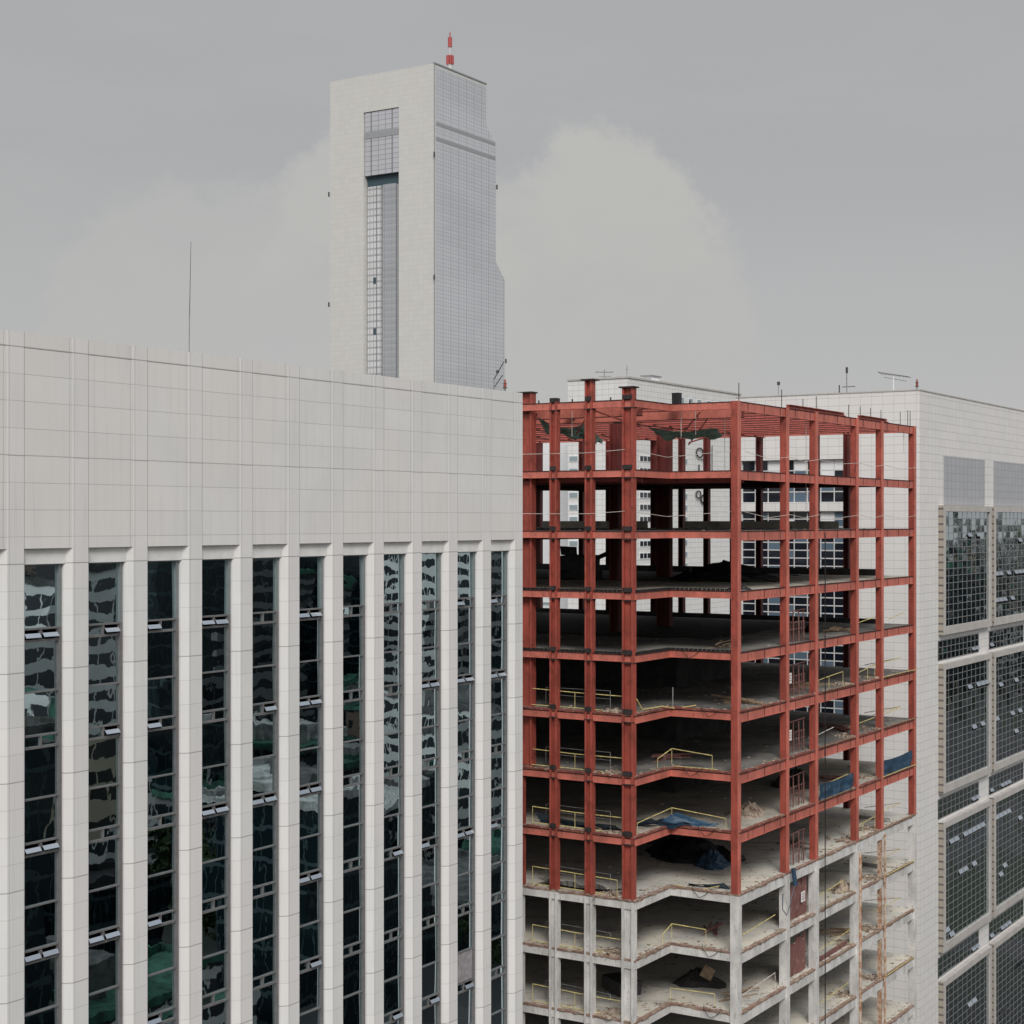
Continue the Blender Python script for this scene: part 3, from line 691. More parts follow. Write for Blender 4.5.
# debris net under the roof
sheet('debris_net', [(XA + .8, 12.8, 67.0), (XA + 3.4, 10.4, 66.6), (XA + 5.2, 10.0, 65.3), (XA + 1.8, 12.7, 65.9)], M['net'], 'green debris net sagging under the roof beams next to the left building', 'net', sag=.5)
sheet('debris_net', [(4.0, 8.8, 66.6), (6.0, 4.3, 66.5), (7.5, 4.6, 65.9), (6.0, 8.6, 65.8)], M['net'], 'torn green debris net hanging under the roof above the notch', 'net', sag=.3)
# plumb cable down the street face
g = MB(); g.path([(0, 0, -LV[2] + 3), (0, 0, 0), (.0, 0, 3.4)], .045, 4); o = g.build('cable', M['black']); o.location = on(FR, 13.9, -.62, LV[2] - 3.6); tag(o, 'thin black cable hanging down the street face beside the hoist bay', 'cable')
# black louvre box on roof
g = MB(); g.box(-.25, .25, -.25, .25, 0, .72); g.box(-.28, .28, -.28, .28, .72, .76); o = g.build('vent_box', M['black']); o.location = on(FR, .45, 4.7, LV[0]); o.rotation_euler = (0, 0, ANG); tag(o, 'small black box standing on the roof beam at the notch', 'box')
# blue rag with rope, tied at the hoist column
g = MB(); g.path([(0, 0, .3), (.05, -.15, -.9)], .16, 6); g.path([(0, -.1, -.9), (-.9, -.1, -2.2), (-1.4, -.1, -2.7), (-1.9, 0, -2.2), (-1.6, .1, -1.2)], .03, 4); o = g.build('rag', M['blue']); o.location = on(FR, 8.2, -.5, LV[8]); o.rotation_euler = (0, 0, ANG); tag(o, 'blue rag and rope dangling from the first white storey at the hoist bay', 'rag')
RK = random.Random(77)
def ly_ok(x, y): return x > .6 or y > YN + .6
PL = [(5, 4.5, 2.0, 'two'), (5, 17, 2.2, 'a'), (6, 3.0, 6.5, 'b'), (6, 24.5, 2.4, 'c'), (7, 23.8, 2.0, 'd'), (8, 17.0, 3.2, 'e'), (8, 30.5, 2.0, 'f'), (9, 4.5, 4.0, 'g'), (9, 30.5, 2.2, 'h'), (10, 3.8, 1.6, 'i'), (10, 24.0, 2.0, 'j'), (4, 4.0, 3.0, 'k'), (4, 23.5, 2.0, 'l')]
where = {4: 'fourth open floor from the top', 5: 'fifth open floor from the top', 6: 'sixth open floor from the top', 7: 'floor with the hung blue tarpaulins', 8: 'lowest red storey floor', 9: 'first white storey floor', 10: 'second white storey floor'}
for li, x, y, q in PL:
    g = MB()
    for k in range(6):
        a = RK.uniform(-.5, .5); L = RK.uniform(.8, 1.9); c = Vector((RK.uniform(-.5, .5), RK.uniform(-.5, .5), .03 + k * .06)); d2 = Vector((math.cos(a), math.sin(a), RK.uniform(-.01, .06))) * L
        g.bar(c - d2, c + d2, RK.uniform(.04, .08), 4)
    side = 'near the left part of the' if x < 6 else 'behind the far street columns of the' if x > 20 else 'just right of the hoist bay on the'
    o = g.build('plank_pile', [M['wood'], M['brown'], M['steel']][RK.randrange(3)]); o.location = on(FR, x, y, LV[li] + .02); o.rotation_euler = (0, 0, ANG + RK.uniform(0, 3)); tag(o, f'loose planks {side} {where[li]}', 'planks')
# slack cables trailing over the slab edges
for li in range(4, 11):
    g = MB(); y0 = RK.uniform(1, 3); g.path([(-.05, y0, LV[li] + .08), (-.34, y0 + .4, LV[li] - .3), (-.36, y0 + .8, LV[li] - .5), (-.3, y0 + 1.3, LV[li] + .02), (.4, y0 + 1.6, LV[li] + .06)], .02, 4); g.build('slack_cable', M['black'], SK)
# rubble, everywhere along the slab edges
g = MB()
for li in range(5, 13):
    z = LV[li]; dens = 1.0 if li < 8 else 1.7
    for _ in range(int(420 * dens)):
        t = R.random()
        if t < .5: x, y = R.uniform(0, XB), -.15 + abs(R.gauss(0, .35))
        elif t < .66: x, y = -.15 + abs(R.gauss(0, .35)), R.uniform(0, YN)
        elif t < .8: x, y = R.uniform(XA, 0), YN - .15 + abs(R.gauss(0, .5))
        else: x, y = XA - .15 + abs(R.gauss(0, .5)), R.uniform(YN, 13.5)
        g.chunk(x, y, z, R.choice((.04, .05, .08, .13)) * R.uniform(.6, 1.1), .6)
    for _ in range(int(260 * dens)):
        x, y = R.uniform(XA, XB), R.uniform(0, 12)
        if x < 0 and y < YN + .2: continue
        g.chunk(x, y, z, R.choice((.05, .08, .12)) * R.uniform(.6, 1.2), .6)
    for (cx, cy) in ((21.4, .7), (26.8, .8), (XA + .8, 6.4)):
        for _ in range(int(50 * dens)):
            g.chunk(cx + R.gauss(0, .5), max(-.1, cy + R.gauss(0, .5)) if cx > 0 else cy + abs(R.gauss(0, .8)), z, R.uniform(.05, .2), .9)
for li in (2, 3, 4):
    for _ in range(140):
        x, y = R.uniform(0, XB), R.uniform(.3, 20); g.chunk(x, y, LV[li], R.choice((.05, .08, .14)), .6)
o = g.build('rubble', M['rubble']); o.location = FR; o.rotation_euler = (0, 0, ANG); tag(o, 'broken masonry rubble strewn along the open floor edges', 'rubble', kind='stuff')

# ================================================================== RIGHT: white tiled block
C0 = frame(919.6, 165)
TB = empty('tiled_office_building', C0)
tag(TB, 'white tiled office block with gridded glass panels, at the right edge behind the red frame', 'office building')
TT = CAMZ + 12.8
YE = 19.8
# openings in the left face are real recesses: build the wall round them
g = MB()
lw0, lw1 = 7.6, 19.2
bands = [(66.2 - .0, TT), (60.9, 61.8), (0, 40)]
g.box(0, .6, .6, lw0, 0, TT); g.box(0, .6, lw1, YE, 0, TT)
for z0, z1 in bands: g.box(0, .6, lw0, lw1, z0, z1)
g.box(0, 75, 0, .6, 0, TT)
g.box(.6, 75, .6, YE, TT - .9, TT - .7)
g.box(74.4, 75, .6, YE, 0, TT - .9); g.box(.6, 74.4, YE - .6, YE, 0, TT - .9)
g.build('wall', M['tile'], TB)
g = MB(); g.box(-.06, 75, -.06, .5, TT + .002, TT + .12); g.box(-.06, .5, .5, YE, TT + .002, TT + .12); g.build('coping', M['cbox'], TB)
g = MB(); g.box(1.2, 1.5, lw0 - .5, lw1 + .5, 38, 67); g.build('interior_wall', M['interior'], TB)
def curtain(par, name, face, u0, u1, z0, z1, nu, nz, off, glass, fr, fw=.06, jit=.006, vents=(), whites=()):
    """glazed grid: face 'y' (in x-z plane at y=off) or 'x' (in y-z plane at x=off)"""
    P = (lambda u, o_, z: (u, off - o_, z)) if face == 'y' else (lambda u, o_, z: (off - o_, u, z))
    g = MB(); du, dz_ = (u1 - u0) / nu, (z1 - z0) / nz
    def bx(a, b_, c_, d_, o0, o1):
        if face == 'y': g.box(a, b_, off - o1, off - o0, c_, d_)
        else: g.box(off - o1, off - o0, a, b_, c_, d_)
    for i in range(nu + 1): bx(u0 + i * du - fw / 2, u0 + i * du + fw / 2, z0, z1, 0, .022)
    for j in range(nz + 1): bx(u0, u1, z0 + j * dz_ - fw / 2, z0 + j * dz_ + fw / 2, 0, .018)
    root = g.build(name, fr, par)
    g = MB()
    for i in range(nu):
        for j in range(nz):
            a, b_, c_, d_ = u0 + i * du, u0 + (i + 1) * du, z0 + j * dz_, z0 + (j + 1) * dz_
            if (i, j) in vents: continue
            t = [R.uniform(-jit, jit) for _ in range(3)]
            g.cur = 1 if (i, j) in whites else (2 if face == 'x' and R.random() < .22 else 0)
            g.quad(P(a, t[0], c_), P(b_, t[1], c_), P(b_, t[2], d_), P(a, t[0] - t[1] + t[2], d_))
    g.build('pane', [glass, M['cool'], M['bwin2']], root)
    for i, j in vents:
        a, b_, c_, d_ = u0 + i * du + .06, u0 + (i + 1) * du - .06, z0 + j * dz_ + .05, z0 + (j + 1) * dz_ - .05
        g = MB(); g.add([P(a, .03, d_), P(b_, .03, d_), P(b_, .22, c_ + .26), P(a, .22, c_ + .26), P(a, .0, d_), P(b_, .0, d_), P(b_, .2, c_ + .26), P(a, .2, c_ + .26)],
                        [(0, 1, 2, 3), (7, 6, 5, 4), (0, 3, 7, 4), (1, 5, 6, 2), (3, 2, 6, 7)]); g.build('vent_sash', M['sash'], root)
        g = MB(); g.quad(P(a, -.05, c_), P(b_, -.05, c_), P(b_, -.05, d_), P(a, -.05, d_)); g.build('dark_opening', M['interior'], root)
    return root
wh = {(2, 4), (2, 3), (1, 4), (6, 1), (7, 2)}
curtain(TB, 'window', 'x', lw0, lw1, 61.8, 66.2, 8, 4, .45, M['bwin'], M['wfr'], .11, .01, (), {(0, 3), (1, 3), (1, 2), (3, 3), (5, 3), (5, 2)})
curtain(TB, 'window', 'x', lw0, lw1, 40.0, 60.9, 8, 26, .45, M['bwin'], M['wfr'], .11, .01, (), {(1, 25), (1, 24), (4, 24)})
PB = [(5.9, 22.9), (23.8, 40.8), (41.7, 58.7)]
for bi, (a, bq) in enumerate(PB):
    g = MB(); g.box(a + 1.6, bq - 1.0, -.06, -.003, 61.55, 66.6); g.build('louver', M['louver'], TB)
    for r_ in range(4):
        zt = 61.5 - 16.15 * r_; zb = zt - 13.2
        # projecting surround as four bars + ticked side face
        g = MB(); d0 = -.55
        g.box(a, bq, d0, -.003, zt - .62, zt); g.box(a, bq, d0, -.003, zb, zb + .8)
        g.box(a + .02, a + .75, d0, -.003, zb + .8, zt - .62); g.box(bq - .6, bq, d0, -.003, zb + .8, zt - .62)
        g.build('panel_surround', M['cbox'], TB)
        g = MB(); g.box(a - .03, a - .002, d0 + .02, -.004, zb, zt); g.build('ribbed_side', M['cside'], TB)
        vents = set()
        if (bi, r_) == (0, 0): vents = {(5, 12), (7, 12)}
        if (bi, r_) == (1, 0): vents = {(0, 6), (1, 6), (3, 6), (5, 6), (6, 6), (7, 6), (6, 11), (0, 2), (1, 2), (2, 2), (4, 2)}
        if (bi, r_) == (0, 1): vents = {(7, 12), (8, 12), (9, 12), (5, 12), (6, 6), (8, 6)}
        if (bi, r_) == (1, 1): vents = {(1, 11), (5, 11), (0, 6), (4, 6), (6, 6), (5, 3)}
        if (bi, r_) == (0, 2): vents = {(1, 13), (2, 13), (4, 13), (5, 13), (6, 13), (7, 13), (8, 13), (3, 8), (4, 8), (6, 8), (0, 1), (1, 0)}
        if (bi, r_) == (1, 2): vents = {(0, 13), (1, 13), (2, 13), (3, 13), (6, 11), (1, 4), (2, 5)}
        if bi < 2 and r_ == 3: vents = {(5, 10), (6, 10), (1, 5), (2, 5)}
        curtain(TB, 'window', 'y', a + .75, bq - .6, zb + .8, zt - .62, 10, 16, -.33, M['cgl'], M['cfr'], .06, .009, vents)
        # recessed ribbon window below
        vs_ = {(8, 0), (9, 0)} if bi == 0 else {(0, 0)} if r_ < 1 else {(0, 0), (3, 0), (4, 0), (5, 0)}
        g = MB(); g.box(a - .2, bq - 3.2, -.02, -.003, zb - 2.65, zb - .6); g.build('reveal', M['interior'], TB)
        curtain(TB, 'window', 'y', a - .1, bq - 3.3, zb - 2.6, zb - .65, 10, 3, -.045, M['cgl'], M['cfr'], .06, .009, vs_)

# ================================================================== FAR TOWER
TZ = 640.0
T0 = frame(434.3, TZ)
TW = empty('skyscraper', T0)
tag(TW, 'tall pale skyscraper with a stepped grey glass side and a vertical slot window', 'skyscraper')
HT = CAMZ + 175
prof = [(0, 0), (50.6, 0), (50.6, CAMZ + 98.3), (43.8, CAMZ + 104.8), (43.8, CAMZ + 151.8), (36.6, CAMZ + 158.7), (36.6, HT), (0, HT)]
def xprism(g, prof, y0, y1):
    n = len(prof); g.add([(x, y0, z) for x, z in prof] + [(x, y1, z) for x, z in prof],
        [(i, (i + 1) % n, n + (i + 1) % n, n + i) for i in range(n)] + [tuple(range(n - 1, -1, -1)), tuple(range(n, 2 * n))])
# body with a real slot
ya, yb = 16.8, 33.9; zs = CAMZ + 160.5
g = MB(); xprism(g, prof, 0.05, ya); g.build('wall', M['twall'], TW)
g = MB(); xprism(g, prof, yb, 50.5); g.build('wall', M['twall'], TW)
pr2 = [(3.0, 0)] + prof[1:7] + [(3.0, HT)]
g = MB(); xprism(g, pr2, ya + .01, yb - .01); g.box(0, 3.0, ya + .01, yb - .01, zs, HT); g.build('wall', M['twall'], TW)
g = MB(); inner = [(.9, .5), (50.3, .5), (50.3, CAMZ + 98.0), (43.5, CAMZ + 104.6), (43.5, CAMZ + 151.6), (36.3, CAMZ + 158.5), (36.3, HT - 1.0), (.9, HT - 1.0)]
xprism(g, inner, -.12, .04); g.build('curtain_wall', M['tglass'], TW)
for z in (151.0, 145.2):
    g = MB(); g.box(.9, 43.0 if z < 150 else 43.0, -.22, -.125, CAMZ + z + .5, CAMZ + z + 1.9); g.build('plant_band', M['tband'], TW)
g = MB(); g.box(.5, 2.95, ya + .4, yb - .4, CAMZ + 135.5, zs - .2); g.build('slot_glazing', M['tglass2'], TW)
g = MB(); g.box(.35, .48, ya + .4, yb - .4, CAMZ + 150.0, CAMZ + 152.5); g.build('plant_band', M['tband'], TW)
g = MB(); g.box(2.3, 2.95, ya + .2, yb - .2, CAMZ + 131.0, CAMZ + 135.4); g.build('dark_recess', M['tseam'], TW)
g = MB(); g.box(1.2, 2.2, ya + .3, ya + 1.9, 0, CAMZ + 131.0); g.build('recess_strip', M['tband'], TW)
g = MB(); g.box(2.0, 2.9, yb - 7.2, yb - .5, 0, CAMZ + 131.4); g.build('slot_grid', M['tgrid'], TW)
g = MB(); g.box(1.0, 2.9, ya + 2.1, yb - 8.6, 0, CAMZ + 131.4); g.build('slot_louver', M['tgrey'], TW)
for z in (95, 75, 46, 36):
    g = MB(); g.box(1.85, 1.98, yb - 4.6, yb - 3.4, CAMZ + z - 2, CAMZ + z + .5); g.build('dark_opening', M['tseam'], TW)
g = MB(); g.box(-.2, 36.7, -.25, .5, HT + .02, HT + .5); g.build('coping', M['tband'], TW)
g = MB(); g.box(-.25, .0, -.3, -.02, .5, HT); g.build('corner_trim', M['tband'], TW)
for x, y, z in ((-.6, -.4, 140), (-.6, -.4, 93), (-.4, 50.9, 130), (-.4, 50.9, 86), (44.2, -.2, 135), (51, -.2, 65)):
    g = MB(); g.bar((x, y, CAMZ + z - .9), (x, y, CAMZ + z + .9), .33, 8); g.build('warning_light', M['darksteel'], TW)
# mast
ms = empty('antenna_mast', on(T0, 19.5, 6.0, HT + 3.2)); tag(ms, 'red and white banded antenna mast on top of the tall tower', 'antenna mast')
zb = 0
for nm, z0, z1, r0, m_ in (('base', -3.2, 1.8, 1.0, 'mastwhite'), ('platform', 1.8, 5.2, 1.55, 'mastred'), ('shaft', 5.2, 8.6, .55, 'mastwhite'), ('antenna', 8.6, 12.4, .85, 'mastred'), ('tip', 12.4, 14.4, .25, 'mastred')):
    g = MB()
    if nm == 'platform':
        for i in range(8):
            t = i * math.pi / 4; g.bar((1.2 * math.cos(t), 1.2 * math.sin(t), z0), (1.2 * math.cos(t), 1.2 * math.sin(t), z1), .38, 6)
        g.bar((0, 0, z0), (0, 0, z1), .8, 8)
    else: g.bar((0, 0, z0), (0, 0, z1), r0, 8)
    g.build(nm, M[m_], ms)

# ================================================================== MIDDLE far block with the vertical sign
B0 = frame(628, 480)
MBd = empty('slab_apartment_building', B0); tag(MBd, 'pale panelled slab block with a small antenna, rising behind the red frame', 'building')
BT = CAMZ + 40.8
yw = 20.0
g = MB(); g.box(0, 78, 0, yw, 0, BT); g.build('wall', M['tile2'], MBd)
g = MB(); g.box(-.3, 78, -.3, .2, BT + .01, BT + .5); g.box(-.3, .2, .2, yw + .3, BT + .01, BT + .5); g.build('coping', M['cbox'], MBd)
def fwin(par, face, u0, u1, z0, z1, n, mm=None):
    g = MB(); h = MB(); du = (u1 - u0) / n
    if face == 'x':
        g.box(-.12, -.01, u0, u1, z0, z1)
        for i in range(n): h.box(-.2, -.121, u0 + i * du + .25, u0 + (i + 1) * du - .25, z0 + .25, z1 - .25)
    else:
        g.box(u0, u1, -.12, -.01, z0, z1)
        for i in range(n): h.box(u0 + i * du + .25, u0 + (i + 1) * du - .25, -.2, -.121, z0 + .25, z1 - .25)
    w = g.build('window', M['cool'], par); h.build('pane', mm or M['bwin'], w)
palew = plain('pale_window', (.33, .40, .43), .3, .2, var=.1)
for k in range(12):
    z = CAMZ + 17.0 - 3.55 * k
    fwin(MBd, 'x', 16.4, 19.6, z, z + 1.9, 1, palew)
    fwin(MBd, 'y', 7.0, 14.0, z, z + 1.9, 3); fwin(MBd, 'y', 15.4, 20.5, z, z + 1.9, 2)
    fwin(MBd, 'y', 33.6, 38.4, z, z + 1.9, 1, palew)
# small rooftop windows / grilles on its long side
for x in (28, 33, 39, 45, 52, 58, 66): fwin(MBd, 'y', x, x + 3.2, CAMZ + 35.0, CAMZ + 37.6, 1, palew)
# sign letters
def sgn(x, z): return (x, -.35, z)
def ring(cx, cz, r, t, sx=1.0):
    n = 20; sg = MB()
    for i in range(n):
        a, b_ = 2 * math.pi * i / n, 2 * math.pi * (i + 1) / n
        sg.bar((cx + sx * r * math.cos(a), -.5, cz + r * math.sin(a)), (cx + sx * r * math.cos(b_), -.5, cz + r * math.sin(b_)), t, 5)
    sg.build('sign_letter', M['darksteel'], MBd)
def stroke(x0, z0, x1, z1, t):
    sg = MB(); sg.bar((x0, -.5, z0), (x1, -.5, z1), t, 5); sg.build('sign_letter', M['darksteel'], MBd)
ring(46.3, CAMZ + 20.9, 1.45, .24, 1.6); stroke(51.3, CAMZ + 22.8, 51.3, CAMZ + 18.5, .26); stroke(48.0, CAMZ + 18.9, 51.3, CAMZ + 18.9, .16)
stroke(45.8, CAMZ + 17.2, 45.8, CAMZ + 14.9, .24); stroke(45.6, CAMZ + 14.9, 51.2, CAMZ + 14.9, .24)
ring(45.4, CAMZ + 7.9, 1.1, .22, 1.5); ring(49.2, CAMZ + 6.5, 1.3, .28, 1.5)
stroke(55.2, CAMZ + 23.5, 55.2, CAMZ + 14.5, .14)
# rooftop things on it
def small(name, loc, label, cat, parts, rz=ANG, group=None):
    e = empty(name, loc, rz); tag(e, label, cat, group)
    for nm, g, m_ in parts: g.build(nm, m_, e)
    return e
g = MB(); g.bar((0, -3, 2.2), (0, 3.2, 2.6), .14); g.bar((0, -2.2, 1.1), (0, 1.8, 1.2), .1); [g.bar((-.9, y, 2.4), (.9, y, 2.4), .06) for y in (-2.5, -1.2, 0, 1.3, 2.5)]
p = MB(); p.bar((0, 0, 0), (0, 0, 3.2), .14)
small('aerial', on(B0, 3.2, 9.5, BT + .0), 'pale boom aerial on the slab block roof', 'aerial', [('pole', p, M['steel']), ('boom', g, M['steel'])])
g = MB(); g.box(-2.2, 2.2, -1.6, 1.6, 0, 3.2); g2 = MB(); g2.box(-3.4, 3.4, -1.9, 1.9, 3.21, 3.6)
small('roof_tank', on(B0, 22, 4.0, BT - 1.2), 'white box tank on the slab block roof behind the notch', 'roof tank', [('tank', g, M['cool']), ('lid', g2, M['steel'])])
p = MB(); p.bar((0, 0, 0), (0, 0, 3.4), .1); g = MB(); g.bar((0, -.6, 2.2), (0, .6, 2.2), .06)
small('whip_antenna', on(B0, .5, .6, BT + .4), 'thin whip antenna on the corner of the slab block roof', 'antenna', [('whip', p, M['steel']), ('crossbar', g, M['steel'])])

# pale block further left, seen through the frame
b0 = frame(569, 520)
PBk = empty('plain_white_building', b0); tag(PBk, 'plain pale wall of a distant block glimpsed through the left bays of the red frame', 'building')
g = MB(); g.box(0, 40, 0, 40, 0, CAMZ + 31); g.build('wall', M['cool'], PBk)
g = MB(); g.box(-.3, 40.3, -.3, 40.3, CAMZ + 31.01, CAMZ + 31.6); g.build('coping', M['cbox'], PBk)
for k in range(10):
    if k > 7: fwin(PBk, 'x', 3 + (k % 3), 19, CAMZ + 2 - k * 3.6, CAMZ + 3.2 - k * 3.6, 3, palew)

# ================================================================== roof furniture
# left roof whip
g = MB(); g.bar((0, 0, 0), (.03, .0, 2.2), .024, 6); g2 = MB(); g2.bar((.03, 0, 2.2), (.12, .0, 5.3), .017, 5, .009)
wa = on(P0, 10.72, .8, 66.4)
small('whip_antenna', wa, 'tall thin whip antenna standing on the left white building roof', 'antenna', [('pole', g, M['steel']), ('whip', g2, M['darksteel'])])
def obst(loc, label, h=.6, s=1.0):
    g = MB(); g.bar((0, 0, 0), (0, 0, .35 * s), .05 * s, 6); a = MB()
    a.bar((0, 0, .35 * s), (0, 0, .42 * s), .2 * s, 8); a.bar((0, 0, .75 * s), (0, 0, .8 * s), .16 * s, 8)
    b2 = MB(); b2.bar((0, 0, .42 * s), (0, 0, .75 * s), .13 * s, 10); b2.bar((0, 0, .8 * s), (0, 0, 1.15 * s), .11 * s, 10, .06 * s)
    small('obstruction_light', loc, label, 'warning light', [('stem', g, M['darksteel']), ('collar', a, M['darksteel']), ('lamp', b2, M['obst'])])
obst(on(P0, 35.2, .6, 66.93), 'dull red warning light on the right end of the left building parapet', s=.62)
obst(on(C0, .7, .5, TT + .1), 'dull red warning light on the corner of the right tiled building', s=.95)
for i, (h, ln, lab) in enumerate(((1.0, 1.0, 'lower thin angled arm on the right end of the left building roof'), (1.6, 1.35, 'upper thin angled arm with a knob on the left building roof'))):
    g = MB(); g.bar((0, 0, 0), (0, 0, h * .7), .035, 5); a = MB(); a.bar((0, 0, h * .7), (.35, -.5 * ln * .6, h + ln * .35), .03, 5); 
    if i: a.bar((.12, -.15, h * .7 + .35), (.14, -.17, h * .7 + .5), .08, 6)
    small('roof_davit', on(P0, 34.6 + .1 * i, .9 + .1 * i, 66.5), lab, 'davit', [('post', g, M['steel']), ('arm', a, M['darksteel'])])
# yagi on the right building roof
g = MB(); g.bar((0, 0, 0), (0, 0, 2.5), .05, 5); a = MB(); a.bar((0, -1.6, 2.3), (0, 1.6, 2.9), .022, 5); a.bar((.6, -1.2, 1.9), (.6, 1.2, 2.4), .022, 5)
for i in range(9): a.bar((-.4, -1.5 + i * .37, 2.3 + i * .07), (.9, -1.5 + i * .37, 2.25 + i * .06), .03, 5)
small('yagi_antenna', on(C0, 1.5, 3.2, TT - .75), 'dark slanted yagi antenna on the right tiled building roof', 'antenna', [('pole', g, M['cool']), ('elements', a, M['darksteel'])])
g = MB(); g.bar((0, 0, 0), (0, 0, 3.6), .06, 5); a = MB(); a.bar((0, 0, 3.0), (0, 0, 3.6), .12, 6); a.bar((0, -.9, 1.6), (0, .5, 1.6), .04, 5); a.bar((0, .8, 1.0), (0, .8, 1.8), .07, 5)
small('antenna_mast', on(C0, 2.0, 8.3, TT - .75), 'thin mast with short crossarms on the right tiled building roof', 'antenna', [('pole', g, M['steel']), ('crossarm', a, M['darksteel'])])
g = MB(); g.bar((0, 0, 0), (0, 0, 2.1), .04, 5); a = MB(); a.bar((0, 0, 2.1), (0, 0, 2.45), .16, 6)
small('lamp_post', on(C0, 2.0, 15.8, TT - .75), 'small knobbed post near the left end of the right tiled building roof', 'post', [('pole', g, M['steel']), ('knob', a, M['darksteel'])])

# ================================================================== the city across the street (mirrored in the glass)
def citymat(name, wall, winc, su, sz, wu, wz, rough=.7):
    m, nt, b = mat(name, rough)
    o, x, y, z, p = coords(nt); u = nt.m('ADD', x, y)
    f = nt.m('MULTIPLY', nt.line(u, su, .4, wu), nt.line(z, sz, 1.0, wz))
    g_ = nt.new('ShaderNodeNewGeometry'); s2 = nt.new('ShaderNodeSeparateXYZ'); nt.link(g_.outputs['Normal'], s2.inputs[0])
    f = nt.m('MULTIPLY', f, nt.m('LESS_THAN', nt.m('ABSOLUTE', s2.outputs[2]), .5))
    c = nt.mix(nt.ramp(nt.noise(p, .2, 4), .3, .7), tuple(k * .8 for k in wall), wall)
    c = nt.mix(f, c, winc); nt.link(c, b.inputs['Base Color'])
    r = nt.m('SUBTRACT', .75, nt.m('MULTIPLY', f, .6)); nt.link(r, b.inputs['Roughness']); return m
CM = [('white', citymat('city_white', (.60, .60, .59), (.03, .035, .04), 3.2, 3.2, 2.9, 1.7)),
      ('beige', citymat('city_beige', (.42, .37, .28), (.03, .03, .03), 4.0, 3.6, 3.6, 1.8)),
      ('grey', citymat('city_grey', (.12, .125, .13), (.01, .013, .016), 5.0, 3.5, 4.7, 2.2)),
      ('dark glass', citymat('city_dark', (.02, .04, .045), (.006, .012, .015), 1.8, 3.8, 1.6, 3.3, .3)),
      ('green roofed', citymat('city_green', (.03, .09, .07), (.01, .015, .015), 3.0, 3.6, 2.2, 1.6)),
      ('brown brick', citymat('city_brick', (.07, .045, .035), (.015, .015, .015), 3.4, 3.3, 1.6, 1.6))]
roofs = [plain('city_roof_grey', (.08, .08, .08), .9, scale=.5, var=.7), plain('city_roof_green', (.03, .10, .07), .9, scale=.5, var=.6), plain('city_roof_pale', (.35, .35, .34), .9, scale=.5, var=.6), plain('city_roof_dark', (.03, .03, .032), .9)]
RC = random.Random(21)
def block(lx, ly, w, d_, h, mi):
    nm, m_ = CM[mi]
    e = empty('city_building', on(P0, lx, ly, 0)); tag(e, f'{nm} city block across the street, mirrored in the window glass', 'building', 'city blocks mirrored in the glass')
    g = MB(); g.box(0, w, 0, d_, 0, h); g.build('wall', m_, e)
    g = MB(); g.box(-.3, w + .3, -.3, 0, h, h + 1.0); g.box(-.3, w + .3, d_, d_ + .3, h, h + 1.0); g.box(-.3, 0, 0, d_, h, h + 1); g.box(w, w + .3, 0, d_, h, h + 1); g.box(0, w, 0, d_, h + .01, h + .15)
    g.build('roof', RC.choice(roofs), e)
    g = MB(); a = RC.uniform(.1, .5) * w; c_ = RC.uniform(.1, .5) * d_; g.box(a, a + w * .3, c_, c_ + d_ * .35, h + .16, h + RC.uniform(2, 5)); g.box(a * .3, a * .3 + 1.5, c_, c_ + 1.5, h + .16, h + 1.9); g.build('penthouse', RC.choice(roofs), e)
yy = -78
while yy > -1250:
    D = -yy; st = 27 + D * .045
    x = .55 * D - 20
    while x < 1.55 * D + 70:
        if RC.random() < .84:
            w = st * RC.uniform(.5, .8); d_ = st * RC.uniform(.45, .75)
            h = RC.choice((8, 11, 14, 18, 22, 28)) * RC.uniform(.8, 1.2) + (RC.random() < .16) * RC.uniform(15, 38)
            if D < 120: h = min(h, 26)
            block(x + RC.uniform(-2, 2), yy - d_ + RC.uniform(-3, 3), w, d_, h, RC.choices(range(6), (2.2, 1.2, 4, 5.5, 1, 1.5))[0])
        x += st
    if D > 110:
        x = 3.0 * D + 60; e_ = min(1500, 3.9 * D + 190)
        n_ = 0
        while x < e_ and n_ < 7:
            w = st * RC.uniform(.6, .9); block(x, yy - w, w, w * .8, RC.uniform(14, 40), RC.choice((0, 0, 2, 3, 1))); x += st * 1.15; n_ += 1
    yy -= st * 1.08
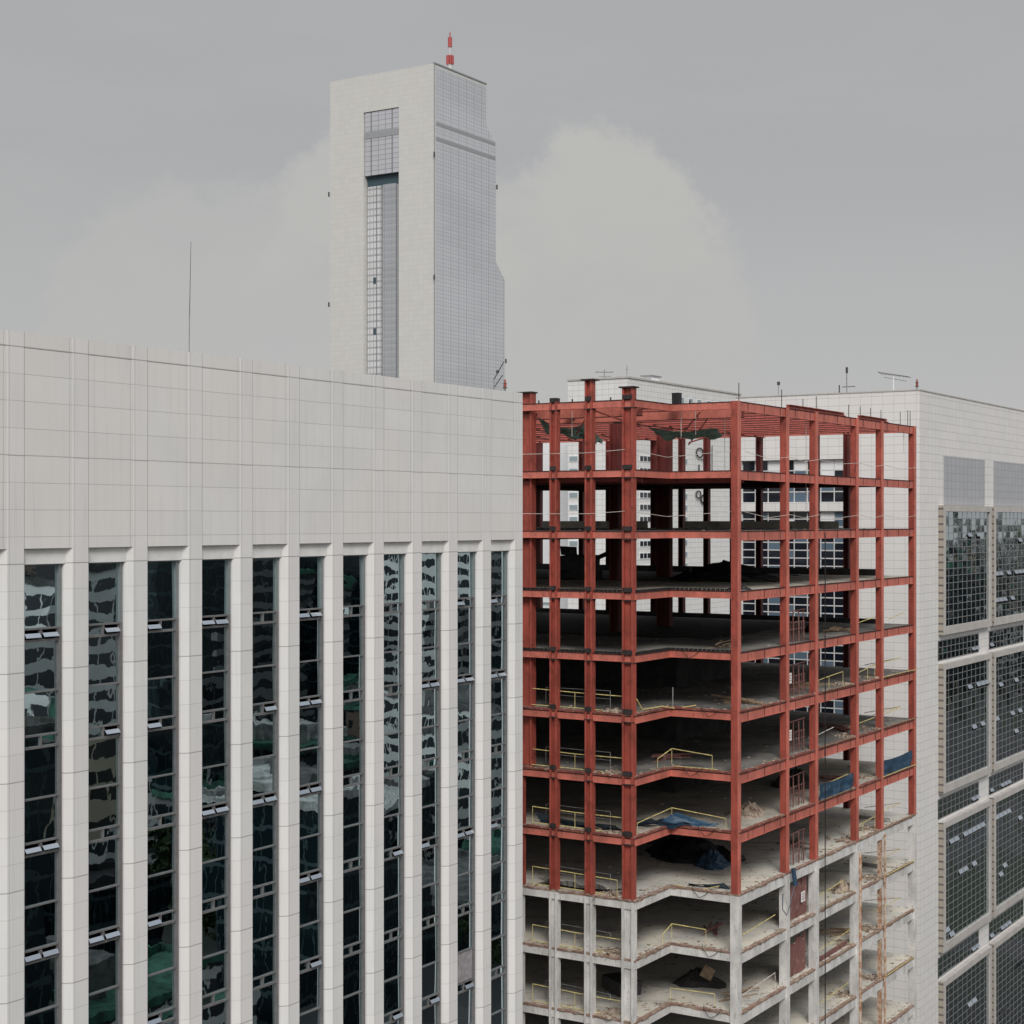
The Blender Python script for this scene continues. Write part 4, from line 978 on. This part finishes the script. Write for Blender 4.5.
for lx, ly, w, d_, h, mi in ((60, -96, 18, 14, 39, 3), (120, -150, 20, 16, 52, 0), (165, -175, 22, 20, 57, 3), (230, -235, 26, 20, 66, 0), (260, -230, 20, 20, 48, 2), (105, -128, 14, 12, 33, 1), (300, -260, 26, 22, 56, 3), (340, -300, 24, 22, 52, 0)):
    block(lx, ly, w, d_, h, mi)
for k in range(34):
    D = RC.uniform(620, 1500); t_ = RC.choice((RC.uniform(.6, 1.5), RC.uniform(2.2, 3.8), RC.uniform(2.6, 3.6))); block(t_ * D * .9 + 60, -D * .8, RC.uniform(50, 90), 14, RC.uniform(36, 55), 0)
# trees in the gaps
tm = plain('leaf_green', (.045, .075, .03), .8, var=.5, scale=.6); bm_ = plain('bark', (.08, .06, .045), .9)
RT = random.Random(5)
def tree_mesh():
    g = MB()
    cl = [(RT.gauss(0, 1.6), RT.gauss(0, 1.6), RT.uniform(4, 9.5), RT.uniform(.9, 1.7)) for _ in range(16)]
    for _ in range(1500):
        cx, cy_, cz, cr = RT.choice(cl); v = Vector((RT.gauss(0, 1), RT.gauss(0, 1), RT.gauss(0, 1))).normalized() * cr * RT.uniform(.5, 1)
        c = Vector((cx, cy_, cz)) + v; a = Vector((RT.uniform(-1, 1), RT.uniform(-1, 1), RT.uniform(-1, 1))).normalized() * .3; b_ = a.orthogonal().normalized() * .22
        g.quad(c - a, c + b_, c + a, c - b_)
    t = MB(); t.bar((0, 0, 0), (.1, 0, 4), .28, 7, .18)
    for i in range(5): t.bar((.05, 0, 3 + i * .3), (RT.uniform(-1.8, 1.8), RT.uniform(-1.8, 1.8), 6 + i * .4), .12, 5, .04)
    return g, t
cg, tg = tree_mesh(); tr = empty('street_tree', on(P0, 60, -70, 0)); tag(tr, 'leafy green street tree across the street, mirrored in the window glass', 'tree', 'trees mirrored in the glass')
cr = cg.build('crown', tm, tr); tk = tg.build('trunk', bm_, tr)
for i in range(44):
    r = tr.copy(); COL.objects.link(r); D = RT.uniform(72, 420); lx = RT.uniform(.5 * D, 1.5 * D + 40)
    r.location = on(P0, lx, -D, 0); r.rotation_euler = (0, 0, RT.uniform(0, 6)); sc_ = RT.uniform(.9, 1.6); r.scale = (sc_, sc_, sc_)
    for ch in (cr, tk):
        c = ch.copy(); COL.objects.link(c); c.parent = r
